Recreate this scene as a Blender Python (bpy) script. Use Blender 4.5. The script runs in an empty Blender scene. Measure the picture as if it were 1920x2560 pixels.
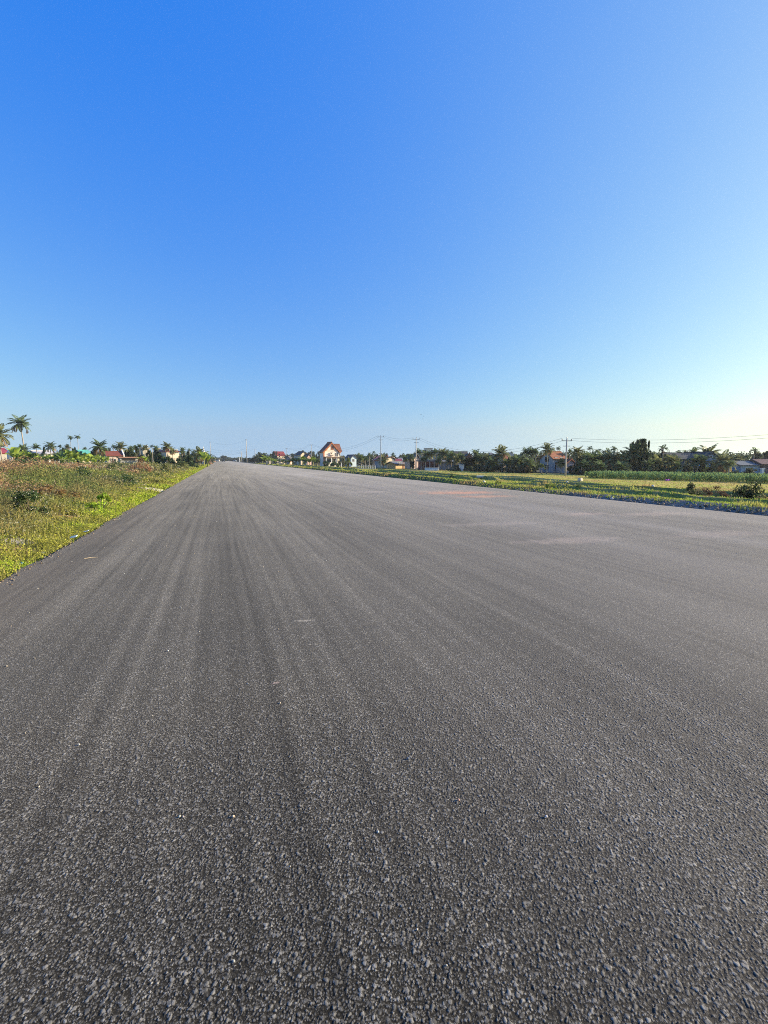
import bpy, math, random
import numpy as np
rd = random.Random(7)
rng = np.random.default_rng(11)
S = bpy.context.scene
COL = S.collection
EXPO = 0.9
H_CAM = 1.7
F = 1138.0
PITCH = math.atan(130 / 1138.0)
AZ = math.atan(413 / 1145.4)              # camera looks this far to the right of the road's own direction (+Y)
SUN_AZ, SUN_EL = math.radians(102), math.radians(21)
sa, ca = math.sin(AZ), math.cos(AZ)
FWD = np.array([sa, ca, 0.0]); RGT = np.array([ca, -sa, 0.0])
XL, XR = -2.98, 15.75                      # the two edges of the road
K = 1145.4

# ------------------------------------------------------------------ places
def pix(px, py, f):
    x = (px - 960) / F; y = (1280 - py) / F
    fw = math.cos(PITCH) + y * math.sin(PITCH); up = -math.sin(PITCH) + y * math.cos(PITCH)
    s = f / fw
    p = FWD * f + RGT * (x * s)
    return np.array([p[0], p[1], H_CAM + up * s])

def _hash(i, j, s):
    n = (i.astype(np.int64) * 374761393 + j.astype(np.int64) * 668265263 + s * 1442695041) & 0x7fffffff
    n = ((n ^ (n >> 13)) * 1274126177) & 0x7fffffff
    return ((n ^ (n >> 16)) & 0xffff) / 65535.0
def vn(x, y, s=0):
    x = np.asarray(x, float); y = np.asarray(y, float)
    i = np.floor(x); j = np.floor(y); u = x - i; v = y - j
    u = u * u * (3 - 2 * u); v = v * v * (3 - 2 * v)
    a = _hash(i, j, s); b = _hash(i + 1, j, s); c = _hash(i, j + 1, s); d = _hash(i + 1, j + 1, s)
    return (a * (1 - u) + b * u) * (1 - v) + (c * (1 - u) + d * u) * v
def fbm(x, y, s=0, o=3):
    t = 0; a = .5; n = 0
    for k in range(o):
        t = t + a * vn(np.asarray(x) * 2 ** k, np.asarray(y) * 2 ** k, s + k * 17); n += a; a *= .5
    return t / n

BUNDS = [(18.6, .22, .5, 3), (21.6, .34, .5, 5), (25.2, .42, .6, 8), (30.5, .45, .7, 12), (36.5, .45, .7, 15), (44.0, .35, .8, 18)]
def gz(x, y):
    x = np.asarray(x, float); y = np.asarray(y, float)
    tl = XL - x
    hump = np.interp(tl, [0, .1, .45, 1, 2, 3, 5, 8, 14, 30, 60, 4000], [-.2, -.2, -.08, .05, .17, .27, .38, .45, .4, .1, -.5, -.6])
    far = np.clip((y - 70) / 120, 0, 1)
    zl = hump * (1 - far) + np.minimum(hump, -.05) * far + (fbm(x * .5, y * .5, 3) - .5) * .3 * np.clip(tl / 3, 0, 1)
    tr = x - XR
    base = np.interp(tr, [0, .08, .75, 1.15, 2.6, 6, 11, 18, 27, 4000], [-.1, -.04, .2, .19, .02, -.22, -.55, -.95, -1.2, -1.2])
    am = .55 + .9 * vn(x * 0 + 1, y * .16, 41)
    berm = np.exp(-((tr - .95) / .55) ** 2) * .2 * (am - 1)
    b = 0
    for k, (bx, ah, w, sd) in enumerate(BUNDS):
        on = np.clip((vn(x * 0 + 3, y * .1, sd) - .35) * 4, 0, 1.15)
        cx = bx + (vn(x * 0 + 1, y * .1, sd + 60) - .5) * 1.6
        t = (x - cx) / w
        b = b + ah * on * np.where(t < 0, np.exp(-(t * 2.8) ** 2), np.exp(-(t * .8) ** 2))
    zr = base + berm + b + (fbm(x * .7, y * .7, 9) - .5) * .16 * np.clip(tr / 2, 0, 1) * np.clip((45 - x) / 15, .25, 1)
    return np.where(x < XL + .01, zl, np.where(x > XR - .01, zr, -.22))
def gz1(x, y): return float(gz(np.array([x]), np.array([y]))[0])

def ground(px, py, f0=2.0, f1=600.0):
    fs = f0 * (f1 / f0) ** np.linspace(0, 1, 2400)
    a, b = pix(px, py, 1.0), pix(px, py, 2.0); P_ = a[None] + (b - a)[None] * (fs - 1)[:, None]
    g = gz(P_[:, 0], P_[:, 1]); g = np.where((P_[:, 0] > XL) & (P_[:, 0] < XR), 0.0, g)
    i = np.nonzero(P_[:, 2] <= g)[0]; i = i[0] if len(i) else -1
    return np.array([P_[i, 0], P_[i, 1], g[i]]), float(fs[i])
def foot(px, f):
    p = pix(px, 1150, f); return np.array([p[0], p[1], gz1(p[0], p[1])])

# ------------------------------------------------------------------ objects
def tag(o, label=None, cat=None, group=None, kind=None):
    if label: o['label'] = label
    if cat: o['category'] = cat
    if group: o['group'] = group
    if kind: o['kind'] = kind
    return o
def thing(name, label, cat, loc=(0, 0, 0), rz=0.0, group=None):
    o = bpy.data.objects.new(name, None); COL.objects.link(o)
    o.location = [float(v) for v in loc]; o.rotation_euler = (0, 0, rz); o.empty_display_size = .3
    return tag(o, label, cat, group)
def link(name, me, mat=None, parent=None):
    if mat is not None and len(me.materials) == 0: me.materials.append(mat)
    o = bpy.data.objects.new(name, me); COL.objects.link(o)
    if parent is not None: o.parent = parent
    return o
def np_mesh(name, v, quads=None, tris=None, cols=None, smooth=False):
    v = np.asarray(v, np.float32)
    q = np.zeros((0, 4), np.int32) if quads is None else np.asarray(quads, np.int32)
    t = np.zeros((0, 3), np.int32) if tris is None else np.asarray(tris, np.int32)
    me = bpy.data.meshes.new(name)
    nl = q.size + t.size; nf = len(q) + len(t)
    me.vertices.add(len(v)); me.vertices.foreach_set('co', v.ravel())
    me.loops.add(nl); me.loops.foreach_set('vertex_index', np.concatenate([q.ravel(), t.ravel()]))
    me.polygons.add(nf)
    st = np.concatenate([np.arange(len(q)) * 4, q.size + np.arange(len(t)) * 3]).astype(np.int32)
    me.polygons.foreach_set('loop_start', st)
    me.update(calc_edges=True)
    if smooth: me.polygons.foreach_set('use_smooth', np.ones(nf, bool))
    if cols is not None:
        cols = np.asarray(cols, np.float32)
        dom = 'POINT' if len(cols) == len(v) and len(cols) != nf else 'FACE'
        at = me.attributes.new('Col', 'FLOAT_COLOR', dom)
        at.data.foreach_set('color', np.concatenate([cols, np.ones((len(cols), 1), np.float32)], 1).ravel())
    me.validate()
    return me

class G:
    """collects boxes, tubes, slabs and prisms into one mesh"""
    def __init__(s): s.v = []; s.f = []
    def add(s, vs, fs):
        n = len(s.v); s.v += [tuple(map(float, p)) for p in vs]; s.f += [tuple(n + i for i in f) for f in fs]; return s
    def box(s, x0, y0, z0, x1, y1, z1):
        return s.add([(x0, y0, z0), (x1, y0, z0), (x1, y1, z0), (x0, y1, z0), (x0, y0, z1), (x1, y0, z1), (x1, y1, z1), (x0, y1, z1)],
                     [(0, 3, 2, 1), (4, 5, 6, 7), (0, 1, 5, 4), (1, 2, 6, 5), (2, 3, 7, 6), (3, 0, 4, 7)])
    def prism(s, poly, axis, a, b):
        """poly of (u, z) extruded along axis from a to b"""
        n = len(poly)
        mk = (lambda u, z, w: (u, w, z)) if axis == 'y' else (lambda u, z, w: (w, u, z))
        vs = [mk(u, z, a) for u, z in poly] + [mk(u, z, b) for u, z in poly]
        fs = [tuple(range(n))[::-1] if axis == 'x' else tuple(range(n)), tuple(range(n, 2 * n)) if axis == 'x' else tuple(range(n, 2 * n))[::-1]]
        for i in range(n):
            j = (i + 1) % n
            fs.append((i, j, n + j, n + i) if axis == 'x' else (j, i, n + i, n + j))
        return s.add(vs, fs)
    def slab(s, a, b, c, d, t):
        """four corners, thickened downwards along the face normal"""
        P = [np.array(p, float) for p in (a, b, c, d)]
        n = np.cross(P[1] - P[0], P[2] - P[0]); n /= np.linalg.norm(n)
        if n[2] < 0: n = -n
        L = [p - n * t for p in P]
        return s.add(P + L, [(0, 1, 2, 3), (7, 6, 5, 4), (0, 4, 5, 1), (1, 5, 6, 2), (2, 6, 7, 3), (3, 7, 4, 0)])
    def tube(s, pts, rads, n=8, cap=True):
        pts = [np.array(p, float) for p in pts]; rings = []
        for i, p in enumerate(pts):
            d = pts[min(i + 1, len(pts) - 1)] - pts[max(i - 1, 0)]; d /= (np.linalg.norm(d) + 1e-9)
            u = np.cross(d, (0, 0, 1.0)) if abs(d[2]) < .95 else np.cross(d, (1.0, 0, 0)); u /= np.linalg.norm(u); w = np.cross(d, u)
            r = rads[i] if hasattr(rads, '__len__') else rads
            rings.append([p + r * (math.cos(2 * math.pi * k / n) * u + math.sin(2 * math.pi * k / n) * w) for k in range(n)])
        vs = [p for r in rings for p in r]; fs = []
        for i in range(len(pts) - 1):
            for k in range(n):
                a = i * n + k; b = i * n + (k + 1) % n; fs.append((a, b, b + n, a + n))
        if cap: fs += [tuple(range(n))[::-1], tuple(range((len(pts) - 1) * n, len(pts) * n))]
        return s.add(vs, fs)
    def lathe(s, prof, n=16, c=(0, 0)):
        vs = [(c[0] + r * math.cos(2 * math.pi * k / n), c[1] + r * math.sin(2 * math.pi * k / n), z) for r, z in prof for k in range(n)]
        fs = [(i * n + k, i * n + (k + 1) % n, (i + 1) * n + (k + 1) % n, (i + 1) * n + k) for i in range(len(prof) - 1) for k in range(n)]
        fs += [tuple(range(n))[::-1], tuple(range((len(prof) - 1) * n, len(prof) * n))]
        return s.add(vs, fs)
    def mesh(s, name, smooth=False):
        me = bpy.data.meshes.new(name); me.from_pydata(s.v, [], s.f); me.update()
        if smooth: me.polygons.foreach_set('use_smooth', np.ones(len(me.polygons), bool))
        return me
    def obj(s, name, mat, parent=None, smooth=False): return link(name, s.mesh(name, smooth), mat, parent)

# ------------------------------------------------------------------ materials
def nodes(name):
    m = bpy.data.materials.new(name); m.use_nodes = True
    return m, m.node_tree.nodes, m.node_tree.links, m.node_tree.nodes['Principled BSDF']
_mats = {}
def paint(c, rough=.8, var=.18, scale=1.5, bump=.15, spec=.3, metal=0.0):
    """a weathered plain surface: base colour broken up by two noises, a little bump"""
    key = (tuple(c), rough, var, scale, bump, metal)
    if key in _mats: return _mats[key]
    m, n, l, b = nodes('surface')
    tc = n.new('ShaderNodeTexCoord'); no = n.new('ShaderNodeTexNoise'); no.inputs['Scale'].default_value = scale; no.inputs['Detail'].default_value = 6
    l.new(tc.outputs['Object'], no.inputs['Vector'])
    mr = n.new('ShaderNodeMapRange'); mr.inputs[1].default_value = .3; mr.inputs[2].default_value = .7
    mr.inputs[3].default_value = 1 - var; mr.inputs[4].default_value = 1 + var; l.new(no.outputs[0], mr.inputs[0])
    mx = n.new('ShaderNodeVectorMath'); mx.operation = 'SCALE'; mx.inputs[0].default_value = c
    l.new(mr.outputs[0], mx.inputs['Scale']); l.new(mx.outputs[0], b.inputs['Base Color'])
    b.inputs['Roughness'].default_value = rough; b.inputs['Specular IOR Level'].default_value = spec; b.inputs['Metallic'].default_value = metal
    if bump:
        n2 = n.new('ShaderNodeTexNoise'); n2.inputs['Scale'].default_value = scale * 9; l.new(tc.outputs['Object'], n2.inputs['Vector'])
        bp = n.new('ShaderNodeBump'); bp.inputs['Strength'].default_value = bump; bp.inputs['Distance'].default_value = .03
        l.new(n2.outputs[0], bp.inputs['Height']); l.new(bp.outputs[0], b.inputs['Normal'])
    _mats[key] = m; return m
def rooftile(c, along='x', pitch=.28):
    """rows of roof tiles running across the slope"""
    key = ('tile', tuple(c), pitch)
    if key in _mats: return _mats[key]
    m, n, l, b = nodes('roof_tiles')
    tc = n.new('ShaderNodeTexCoord'); br = n.new('ShaderNodeTexBrick'); l.new(tc.outputs['Object'], br.inputs['Vector'])
    br.inputs['Scale'].default_value = 1 / pitch; br.inputs['Color1'].default_value = (*c, 1)
    br.inputs['Color2'].default_value = (c[0] * .72, c[1] * .66, c[2] * .66, 1); br.inputs['Mortar'].default_value = (c[0] * .45, c[1] * .45, c[2] * .45, 1)
    br.inputs['Mortar Size'].default_value = .05
    no = n.new('ShaderNodeTexNoise'); no.inputs['Scale'].default_value = .8; l.new(tc.outputs['Object'], no.inputs['Vector'])
    mx = n.new('ShaderNodeMix'); mx.data_type = 'RGBA'; mx.blend_type = 'MULTIPLY'; mx.inputs[0].default_value = .5
    l.new(br.outputs[0], mx.inputs[6]); l.new(no.outputs[0], mx.inputs[7]); l.new(mx.outputs[2], b.inputs['Base Color'])
    bp = n.new('ShaderNodeBump'); bp.inputs['Strength'].default_value = .4; bp.inputs['Distance'].default_value = .04
    l.new(br.outputs[1], bp.inputs['Height']); l.new(bp.outputs[0], b.inputs['Normal']); b.inputs['Roughness'].default_value = .8
    _mats[key] = m; return m
def leafmat(name, trans=.3, rough=.55, spec=.25, gain=1.0):
    m, n, l, b = nodes(name)
    at = n.new('ShaderNodeAttribute'); at.attribute_name = 'Col'
    sc = n.new('ShaderNodeVectorMath'); sc.operation = 'SCALE'; sc.inputs['Scale'].default_value = gain
    l.new(at.outputs['Color'], sc.inputs[0]); l.new(sc.outputs[0], b.inputs['Base Color'])
    b.inputs['Roughness'].default_value = rough; b.inputs['Specular IOR Level'].default_value = spec
    tr = n.new('ShaderNodeBsdfTranslucent'); l.new(sc.outputs[0], tr.inputs['Color'])
    mx = n.new('ShaderNodeMixShader'); mx.inputs[0].default_value = trans
    l.new(b.outputs[0], mx.inputs[1]); l.new(tr.outputs[0], mx.inputs[2])
    l.new(mx.outputs[0], n['Material Output'].inputs[0]); return m
M_LEAF = leafmat('leaf', .4); M_GRASS = leafmat('grass_blade', .35, .65, .15, 1.08); M_FROND = leafmat('palm_frond', .42, .5, .35, 1.15)
M_BARK = paint((.17, .14, .11), .9, .3, 3, .5); M_PALE_BARK = paint((.34, .3, .25), .9, .2, 3, .4)
M_CONC = paint((.36, .35, .33), .85, .15, 2, .2); M_STEEL = paint((.2, .2, .21), .5, .1, 4, 0, .5, .6)
M_WHITE = paint((.7, .69, .66), .7, .08); M_GLASS = paint((.02, .025, .03), .12, .1, 2, 0, .5); M_DARK = paint((.03, .028, .027), .8, .2)
M_WOOD = paint((.2, .12, .07), .8, .25, 4, .3)

# ------------------------------------------------------------------ camera, sky, sun
cam = bpy.data.cameras.new('camera'); co = bpy.data.objects.new('camera', cam); COL.objects.link(co); S.camera = co
cam.sensor_fit = 'VERTICAL'; cam.sensor_height = 36; cam.lens = 36 * F / 2560; cam.clip_end = 9000; cam.clip_start = .05
co.location = (0, 0, H_CAM); co.rotation_euler = (math.pi / 2 - PITCH, 0, -AZ)
S.view_settings.view_transform = 'Standard'; S.view_settings.look = 'None'; S.view_settings.gamma = 1; S.view_settings.exposure = EXPO

W = bpy.data.worlds.new("World"); S.world = W; W.use_nodes = True
S.cycles.pixel_filter_type = 'BLACKMAN_HARRIS'; S.cycles.filter_width = 1.0; S.cycles.use_denoising = False
n, l = W.node_tree.nodes, W.node_tree.links
bg = n['Background']; sk = n.new('ShaderNodeTexSky'); sk.sky_type = 'NISHITA'; sk.sun_disc = False
sk.sun_elevation = SUN_EL; sk.sun_rotation = SUN_AZ; sk.air_density = 1; sk.dust_density = 1; sk.ozone_density = 6
SKY = .1; bg.inputs[1].default_value = SKY
E = 2 ** EXPO * SKY
def vmath(op, a=None, b=None, c=None):
    v = n.new('ShaderNodeVectorMath'); v.operation = op
    for i, q in enumerate((a, b, c)):
        if q is None: continue
        if isinstance(q, tuple): v.inputs[i].default_value = q
        else: l.new(q, v.inputs[i])
    return v
def smath(op, a, b):
    v = n.new('ShaderNodeMath'); v.operation = op
    for i, q in enumerate((a, b)):
        if isinstance(q, (int, float)): v.inputs[i].default_value = q
        else: l.new(q, v.inputs[i])
    return v.outputs[0]
tc = n.new('ShaderNodeTexCoord'); sep0 = n.new('ShaderNodeSeparateXYZ'); l.new(tc.outputs['Generated'], sep0.inputs[0])
sep = n.new('ShaderNodeCombineXYZ')                                  # the last three degrees above the horizon keep the colour of the haze
for i in (0, 1): l.new(sep0.outputs[i], sep.inputs[i])
zc = smath('MAXIMUM', sep0.outputs[2], .064); l.new(zc, sep.inputs[2])
vd = vmath('NORMALIZE', sep.outputs[0]); l.new(vd.outputs[0], sk.inputs['Vector'])
sdir = (math.sin(SUN_AZ) * math.cos(SUN_EL), math.cos(SUN_AZ) * math.cos(SUN_EL), math.sin(SUN_EL))
dt = vmath('DOT_PRODUCT', tc.outputs['Generated'], sdir).outputs['Value']
glow = smath('POWER', smath('MULTIPLY', smath('ADD', dt, 1.0), .5), 4.0)            # the air's glow round the sun
low = smath('POWER', 2.71828, smath('MULTIPLY', zc, -10.0))   # the hazy low sky
t3 = lambda a: tuple(float(v) / E for v in a)
acc = vmath('MULTIPLY_ADD', sk.outputs[0], t3(np.array((2.6288, 1.8571, .4502)) * SKY), t3((-.0857, .0443, .75))).outputs[0]
for val, k in ((glow, (.16, .215, .05)), (low, (-.1, -.1, -.255))):
    cx = n.new('ShaderNodeCombineXYZ')
    for i in range(3): l.new(val, cx.inputs[i])
    acc = vmath('MULTIPLY_ADD', cx.outputs[0], t3(k), acc).outputs[0]
acc = vmath('MAXIMUM', acc, (.01, .01, .01)).outputs[0]
l.new(acc, bg.inputs[0])
W.cycles.sampling_method = 'AUTOMATIC'
sun = bpy.data.lights.new('sun', 'SUN'); so = bpy.data.objects.new('sun', sun); COL.objects.link(so)
sun.energy = 5.0; sun.angle = math.radians(.5); sun.color = (1, .85, .6)
from mathutils import Vector
so.rotation_euler = Vector(sdir).to_track_quat('Z', 'Y').to_euler()
so.location = (60, -10, 40)

# ------------------------------------------------------------------ ground sheet and road
def steps(*seg):
    out = []
    for a, b, d in seg: out += list(np.arange(a, b, d))
    return out
def grow(a, b, d, k=1.14):
    out = []; x = a
    while x < b: out.append(x); x += d; d *= k
    return out + [b]
xs = np.unique(np.round(np.concatenate([[-v for v in grow(40, 1400, 2.5)], steps((-40, -16, .8), (-16, -2.98, .2)), [-2.98, -2.94], [6], [15.7, 15.75],
                 steps((15.85, 46, .13), (46, 75, 1.0)), grow(75, 1400, 3)]), 3))
ys = np.unique(np.round(np.concatenate([[-v for v in grow(12, 800, 3)], steps((-12, 30, .3), (30, 70, .5), (70, 140, 1.2)), grow(140, 1500, 3)]), 3))
X, Y = np.meshgrid(xs, ys); Z = gz(X, Y)
nx, ny = len(xs), len(ys)
idx = np.arange(nx * ny).reshape(ny, nx)
quads = np.stack([idx[:-1, :-1], idx[:-1, 1:], idx[1:, 1:], idx[1:, :-1]], -1).reshape(-1, 4)
PATCH = []     # bare patches in the left verge: centre, radii, colour
for px, py, rx, ry, c in ((388, 1228, 1.5, 2.4, (.52, .45, .36)), (45, 1375, .35, .3, (.34, .2, .12)), (165, 1297, .45, .5, (.42, .2, .1)), (372, 1210, 1.4, 1.4, (.4, .26, .12)), (140, 1325, .5, .4, (.42, .32, .2)), (35, 1352, .3, .3, (.5, .44, .36))):
    p, _ = ground(px, py); PATCH.append((p[0], p[1], rx, ry, c))
def patch(x, y):
    w = np.zeros_like(x); c = np.zeros(x.shape + (3,))
    for cx, cy, rx, ry, k in PATCH:
        d = np.sqrt(((x - cx) / rx) ** 2 + ((y - cy) / ry) ** 2) + (fbm(x * 4, y * 4, 77) - .5) * .9
        g = np.clip((1.15 - d) * 3, 0, 1); c = np.where((g > w)[..., None], np.array(k), c); w = np.maximum(w, g)
    return w, c
def lerp(a, b, t): return np.asarray(a) * (1 - t[..., None]) + np.asarray(b) * t[..., None]
def ground_col(x, y):
    n1 = fbm(x * .35, y * .35, 21); n2 = fbm(x * 1.7, y * 1.7, 22)
    left = lerp((.10, .10, .035), (.2, .14, .07), np.clip((n1 - .3) * 2, 0, 1))
    w, c = patch(x, y); left = left * (1 - w[..., None]) + c * w[..., None]
    verge = lerp((.2, .21, .05), (.36, .27, .12), np.clip((n2 - .25) * 1.6, 0, 1))
    field = lerp((.42, .36, .1), (.46, .35, .13), np.clip((fbm(x * .12, y * .05, 30) - .25) * 2, 0, 1))
    field = lerp(field, (.32, .37, .08), np.clip((fbm(x * .2, y * .2, 31) - .55) * 3, 0, .7))
    edge = np.clip((x - XR - .9) / .25, 0, 1)
    rub = lerp((.2, .2, .2), (.1, .1, .1), n2); nr = np.clip((y - 15) / 8 + (n1 - .5) * 2, 0, 1); rub = rub * (1 - nr[..., None]) + lerp((.07, .08, .03), (.13, .11, .06), n2) * nr[..., None]
    right = rub * (1 - edge[..., None]) + verge * edge[..., None]
    t = np.clip((x - 36) / 6, 0, 1); right = right * (1 - t[..., None]) + field * t[..., None]
    pf = x * FWD[0] + y * FWD[1]; pp = 960 + K * (x * RGT[0] + y * RGT[1]) / np.maximum(pf, 1)      # the village ground beyond the fields is bare and dark
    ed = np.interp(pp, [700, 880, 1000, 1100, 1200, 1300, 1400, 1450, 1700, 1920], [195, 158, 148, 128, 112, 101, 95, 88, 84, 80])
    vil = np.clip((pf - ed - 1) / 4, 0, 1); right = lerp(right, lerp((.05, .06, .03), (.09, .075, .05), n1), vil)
    lf = np.clip((np.hypot(x, y) - 75) / 25, 0, 1); left = lerp(left, lerp((.05, .07, .025), (.09, .09, .04), n1), lf)
    return np.where((x < 6)[..., None], left, right)
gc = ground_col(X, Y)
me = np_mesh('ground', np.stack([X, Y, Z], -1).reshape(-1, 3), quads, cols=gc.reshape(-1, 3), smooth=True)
m, n, l, b = nodes('ground_soil')
at = n.new('ShaderNodeAttribute'); at.attribute_name = 'Col'; tcg = n.new('ShaderNodeTexCoord')
no = n.new('ShaderNodeTexNoise'); no.inputs['Scale'].default_value = 3; no.inputs['Detail'].default_value = 9; no.inputs['Roughness'].default_value = .7
l.new(tcg.outputs['Object'], no.inputs['Vector'])
mr = n.new('ShaderNodeMapRange'); mr.inputs[1].default_value = .3; mr.inputs[2].default_value = .7; mr.inputs[3].default_value = .65; mr.inputs[4].default_value = 1.3
l.new(no.outputs[0], mr.inputs[0]); sc = n.new('ShaderNodeVectorMath'); sc.operation = 'SCALE'
l.new(at.outputs['Color'], sc.inputs[0]); l.new(mr.outputs[0], sc.inputs['Scale']); l.new(sc.outputs[0], b.inputs['Base Color'])
bp = n.new('ShaderNodeBump'); bp.inputs['Strength'].default_value = .6; bp.inputs['Distance'].default_value = .08
l.new(no.outputs[0], bp.inputs['Height']); l.new(bp.outputs[0], b.inputs['Normal']); b.inputs['Roughness'].default_value = .95; b.inputs['Specular IOR Level'].default_value = .1
tag(link('ground', me, m), 'low-lying fields of dry grass and stubble either side of the road', 'ground', kind='structure')

# asphalt
m, n, l, b = nodes('asphalt'); M_ASPH = m
tcg = n.new('ShaderNodeTexCoord'); P = tcg.outputs['Object']
def tex(kind, scale, **kw):
    t = n.new(kind); t.inputs['Scale'].default_value = scale
    for k, v in kw.items(): t.inputs[k].default_value = v
    l.new(P, t.inputs['Vector']); return t
def ma(op, a, b=None, c=None, clamp=False):
    t = n.new('ShaderNodeMath'); t.operation = op; t.use_clamp = clamp
    for i, q in enumerate((a, b, c)):
        if q is None: continue
        if isinstance(q, (int, float)): t.inputs[i].default_value = q
        else: l.new(q, t.inputs[i])
    return t.outputs[0]
def mrange(v, a, b, c, d):
    t = n.new('ShaderNodeMapRange'); l.new(v, t.inputs[0])
    for i, q in enumerate((a, b, c, d)): t.inputs[i + 1].default_value = q
    return t.outputs[0]
warp = tex('ShaderNodeTexNoise', 70, Detail=2)
wv = n.new('ShaderNodeVectorMath'); wv.operation = 'MULTIPLY_ADD'; l.new(warp.outputs[1], wv.inputs[0]); wv.inputs[1].default_value = (.011,) * 3; l.new(P, wv.inputs[2])
v1 = tex('ShaderNodeTexVoronoi', 112); v2 = tex('ShaderNodeTexVoronoi', 200); v3 = tex('ShaderNodeTexVoronoi', 60)
for v in (v1, v2, v3): v.voronoi_dimensions = '2D'; l.new(wv.outputs[0], v.inputs['Vector'])
fine = tex('ShaderNodeTexNoise', 260, Detail=3)
sepc = n.new('ShaderNodeSeparateColor'); l.new(v1.outputs['Color'], sepc.inputs[0])
sep2 = n.new('ShaderNodeSeparateColor'); l.new(v2.outputs['Color'], sep2.inputs[0])
# each stone stands at its own height and tilts its own way
def facet(v, k):
    o = n.new('ShaderNodeVectorMath'); o.operation = 'SUBTRACT'; l.new(wv.outputs[0], o.inputs[0]); l.new(v.outputs['Position'], o.inputs[1])
    r = n.new('ShaderNodeVectorMath'); r.operation = 'SUBTRACT'; l.new(v.outputs['Color'], r.inputs[0]); r.inputs[1].default_value = (.5, .5, .5)
    d = n.new('ShaderNodeVectorMath'); d.operation = 'DOT_PRODUCT'; l.new(o.outputs[0], d.inputs[0]); l.new(r.outputs[0], d.inputs[1])
    return ma('MULTIPLY', d.outputs['Value'], k)
stone = ma('ADD', ma('MULTIPLY', mrange(v1.outputs['Distance'], .22, .6, 1, 0), mrange(sepc.outputs[0], 0, 1, .3, 1.0)), facet(v1, 75))
small = ma('ADD', ma('MULTIPLY', mrange(v2.outputs['Distance'], .2, .6, 1, 0), mrange(sep2.outputs[1], 0, 1, .0, .7)), facet(v2, 80))
sep3 = n.new('ShaderNodeSeparateColor'); l.new(v3.outputs['Color'], sep3.inputs[0])
big = ma('MULTIPLY', mrange(v3.outputs['Distance'], .3, .6, 1, 0), mrange(sep3.outputs[2], .6, .95, 0, 1.0))
hgt = ma('ADD', ma('MAXIMUM', ma('MAXIMUM', stone, small), big), ma('MULTIPLY', fine.outputs[0], .22))
sx = n.new('ShaderNodeSeparateXYZ'); l.new(P, sx.inputs[0])
# near the camera the mesh is fine enough for the stones to stand up as real relief; farther off a bump map takes over
near = ma('MULTIPLY', ma('MULTIPLY', mrange(sx.outputs[0], -1.95, -1.2, 0, 1), mrange(sx.outputs[0], 4.0, 3.0, 0, 1)), ma('MULTIPLY', mrange(sx.outputs[1], 4.15, 2.6, 0, 1), mrange(sx.outputs[1], .5, .6, 0, 1)))
dp = n.new('ShaderNodeDisplacement'); dp.inputs['Midlevel'].default_value = .6; l.new(ma('MULTIPLY', near, .0043), dp.inputs['Scale'])
l.new(hgt, dp.inputs['Height']); l.new(dp.outputs[0], n['Material Output'].inputs['Displacement']); m.displacement_method = 'DISPLACEMENT'
bp = n.new('ShaderNodeBump'); l.new(mrange(near, 0, 1, 1.0, .35), bp.inputs['Strength']); bp.inputs['Distance'].default_value = .0045
l.new(hgt, bp.inputs['Height']); l.new(bp.outputs[0], b.inputs['Normal'])
# streaks left by paver and roller: noise drawn out along the road
def streak(sxv, syv, seed):
    mp = n.new('ShaderNodeMapping'); l.new(P, mp.inputs[0]); mp.inputs['Scale'].default_value = (sxv, syv, 1); mp.inputs['Location'].default_value = (seed, seed * 1.7, 0)
    t = n.new('ShaderNodeTexNoise'); t.inputs['Scale'].default_value = 1; t.inputs['Detail'].default_value = 4; l.new(mp.outputs[0], t.inputs['Vector']); return t.outputs[0]
st1 = streak(1.3, .05, 3); st2 = streak(8.0, .12, 8); blot = tex('ShaderNodeTexNoise', .45, Detail=5)
tone = ma('ADD', mrange(st1, .3, .7, -.19, .19), ma('ADD', mrange(st2, .3, .7, -.24, .24), mrange(blot.outputs[0], .3, .7, -.1, .1)))
tone = ma('ADD', tone, 1.0)
wear_shade = mrange(hgt, .25, 1.1, 0, 1)  # pale worn tops, black binder, and crevice shade put into the colour
cr = n.new('ShaderNodeValToRGB'); e = cr.color_ramp.elements
e[0].position = 0; e[0].color = (.004, .0034, .0022, 1); e[1].position = 1; e[1].color = (.16, .153, .138, 1)
x = e.new(.25); x.color = (.011, .0098, .007, 1)
x = e.new(.5); x.color = (.068, .065, .058, 1)
l.new(wear_shade, cr.inputs[0])
per = mrange(sepc.outputs[1], 0, 1, .5, 1.65)
sc = n.new('ShaderNodeVectorMath'); sc.operation = 'SCALE'; l.new(cr.outputs[0], sc.inputs[0]); l.new(ma('MULTIPLY', tone, per), sc.inputs['Scale'])
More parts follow.
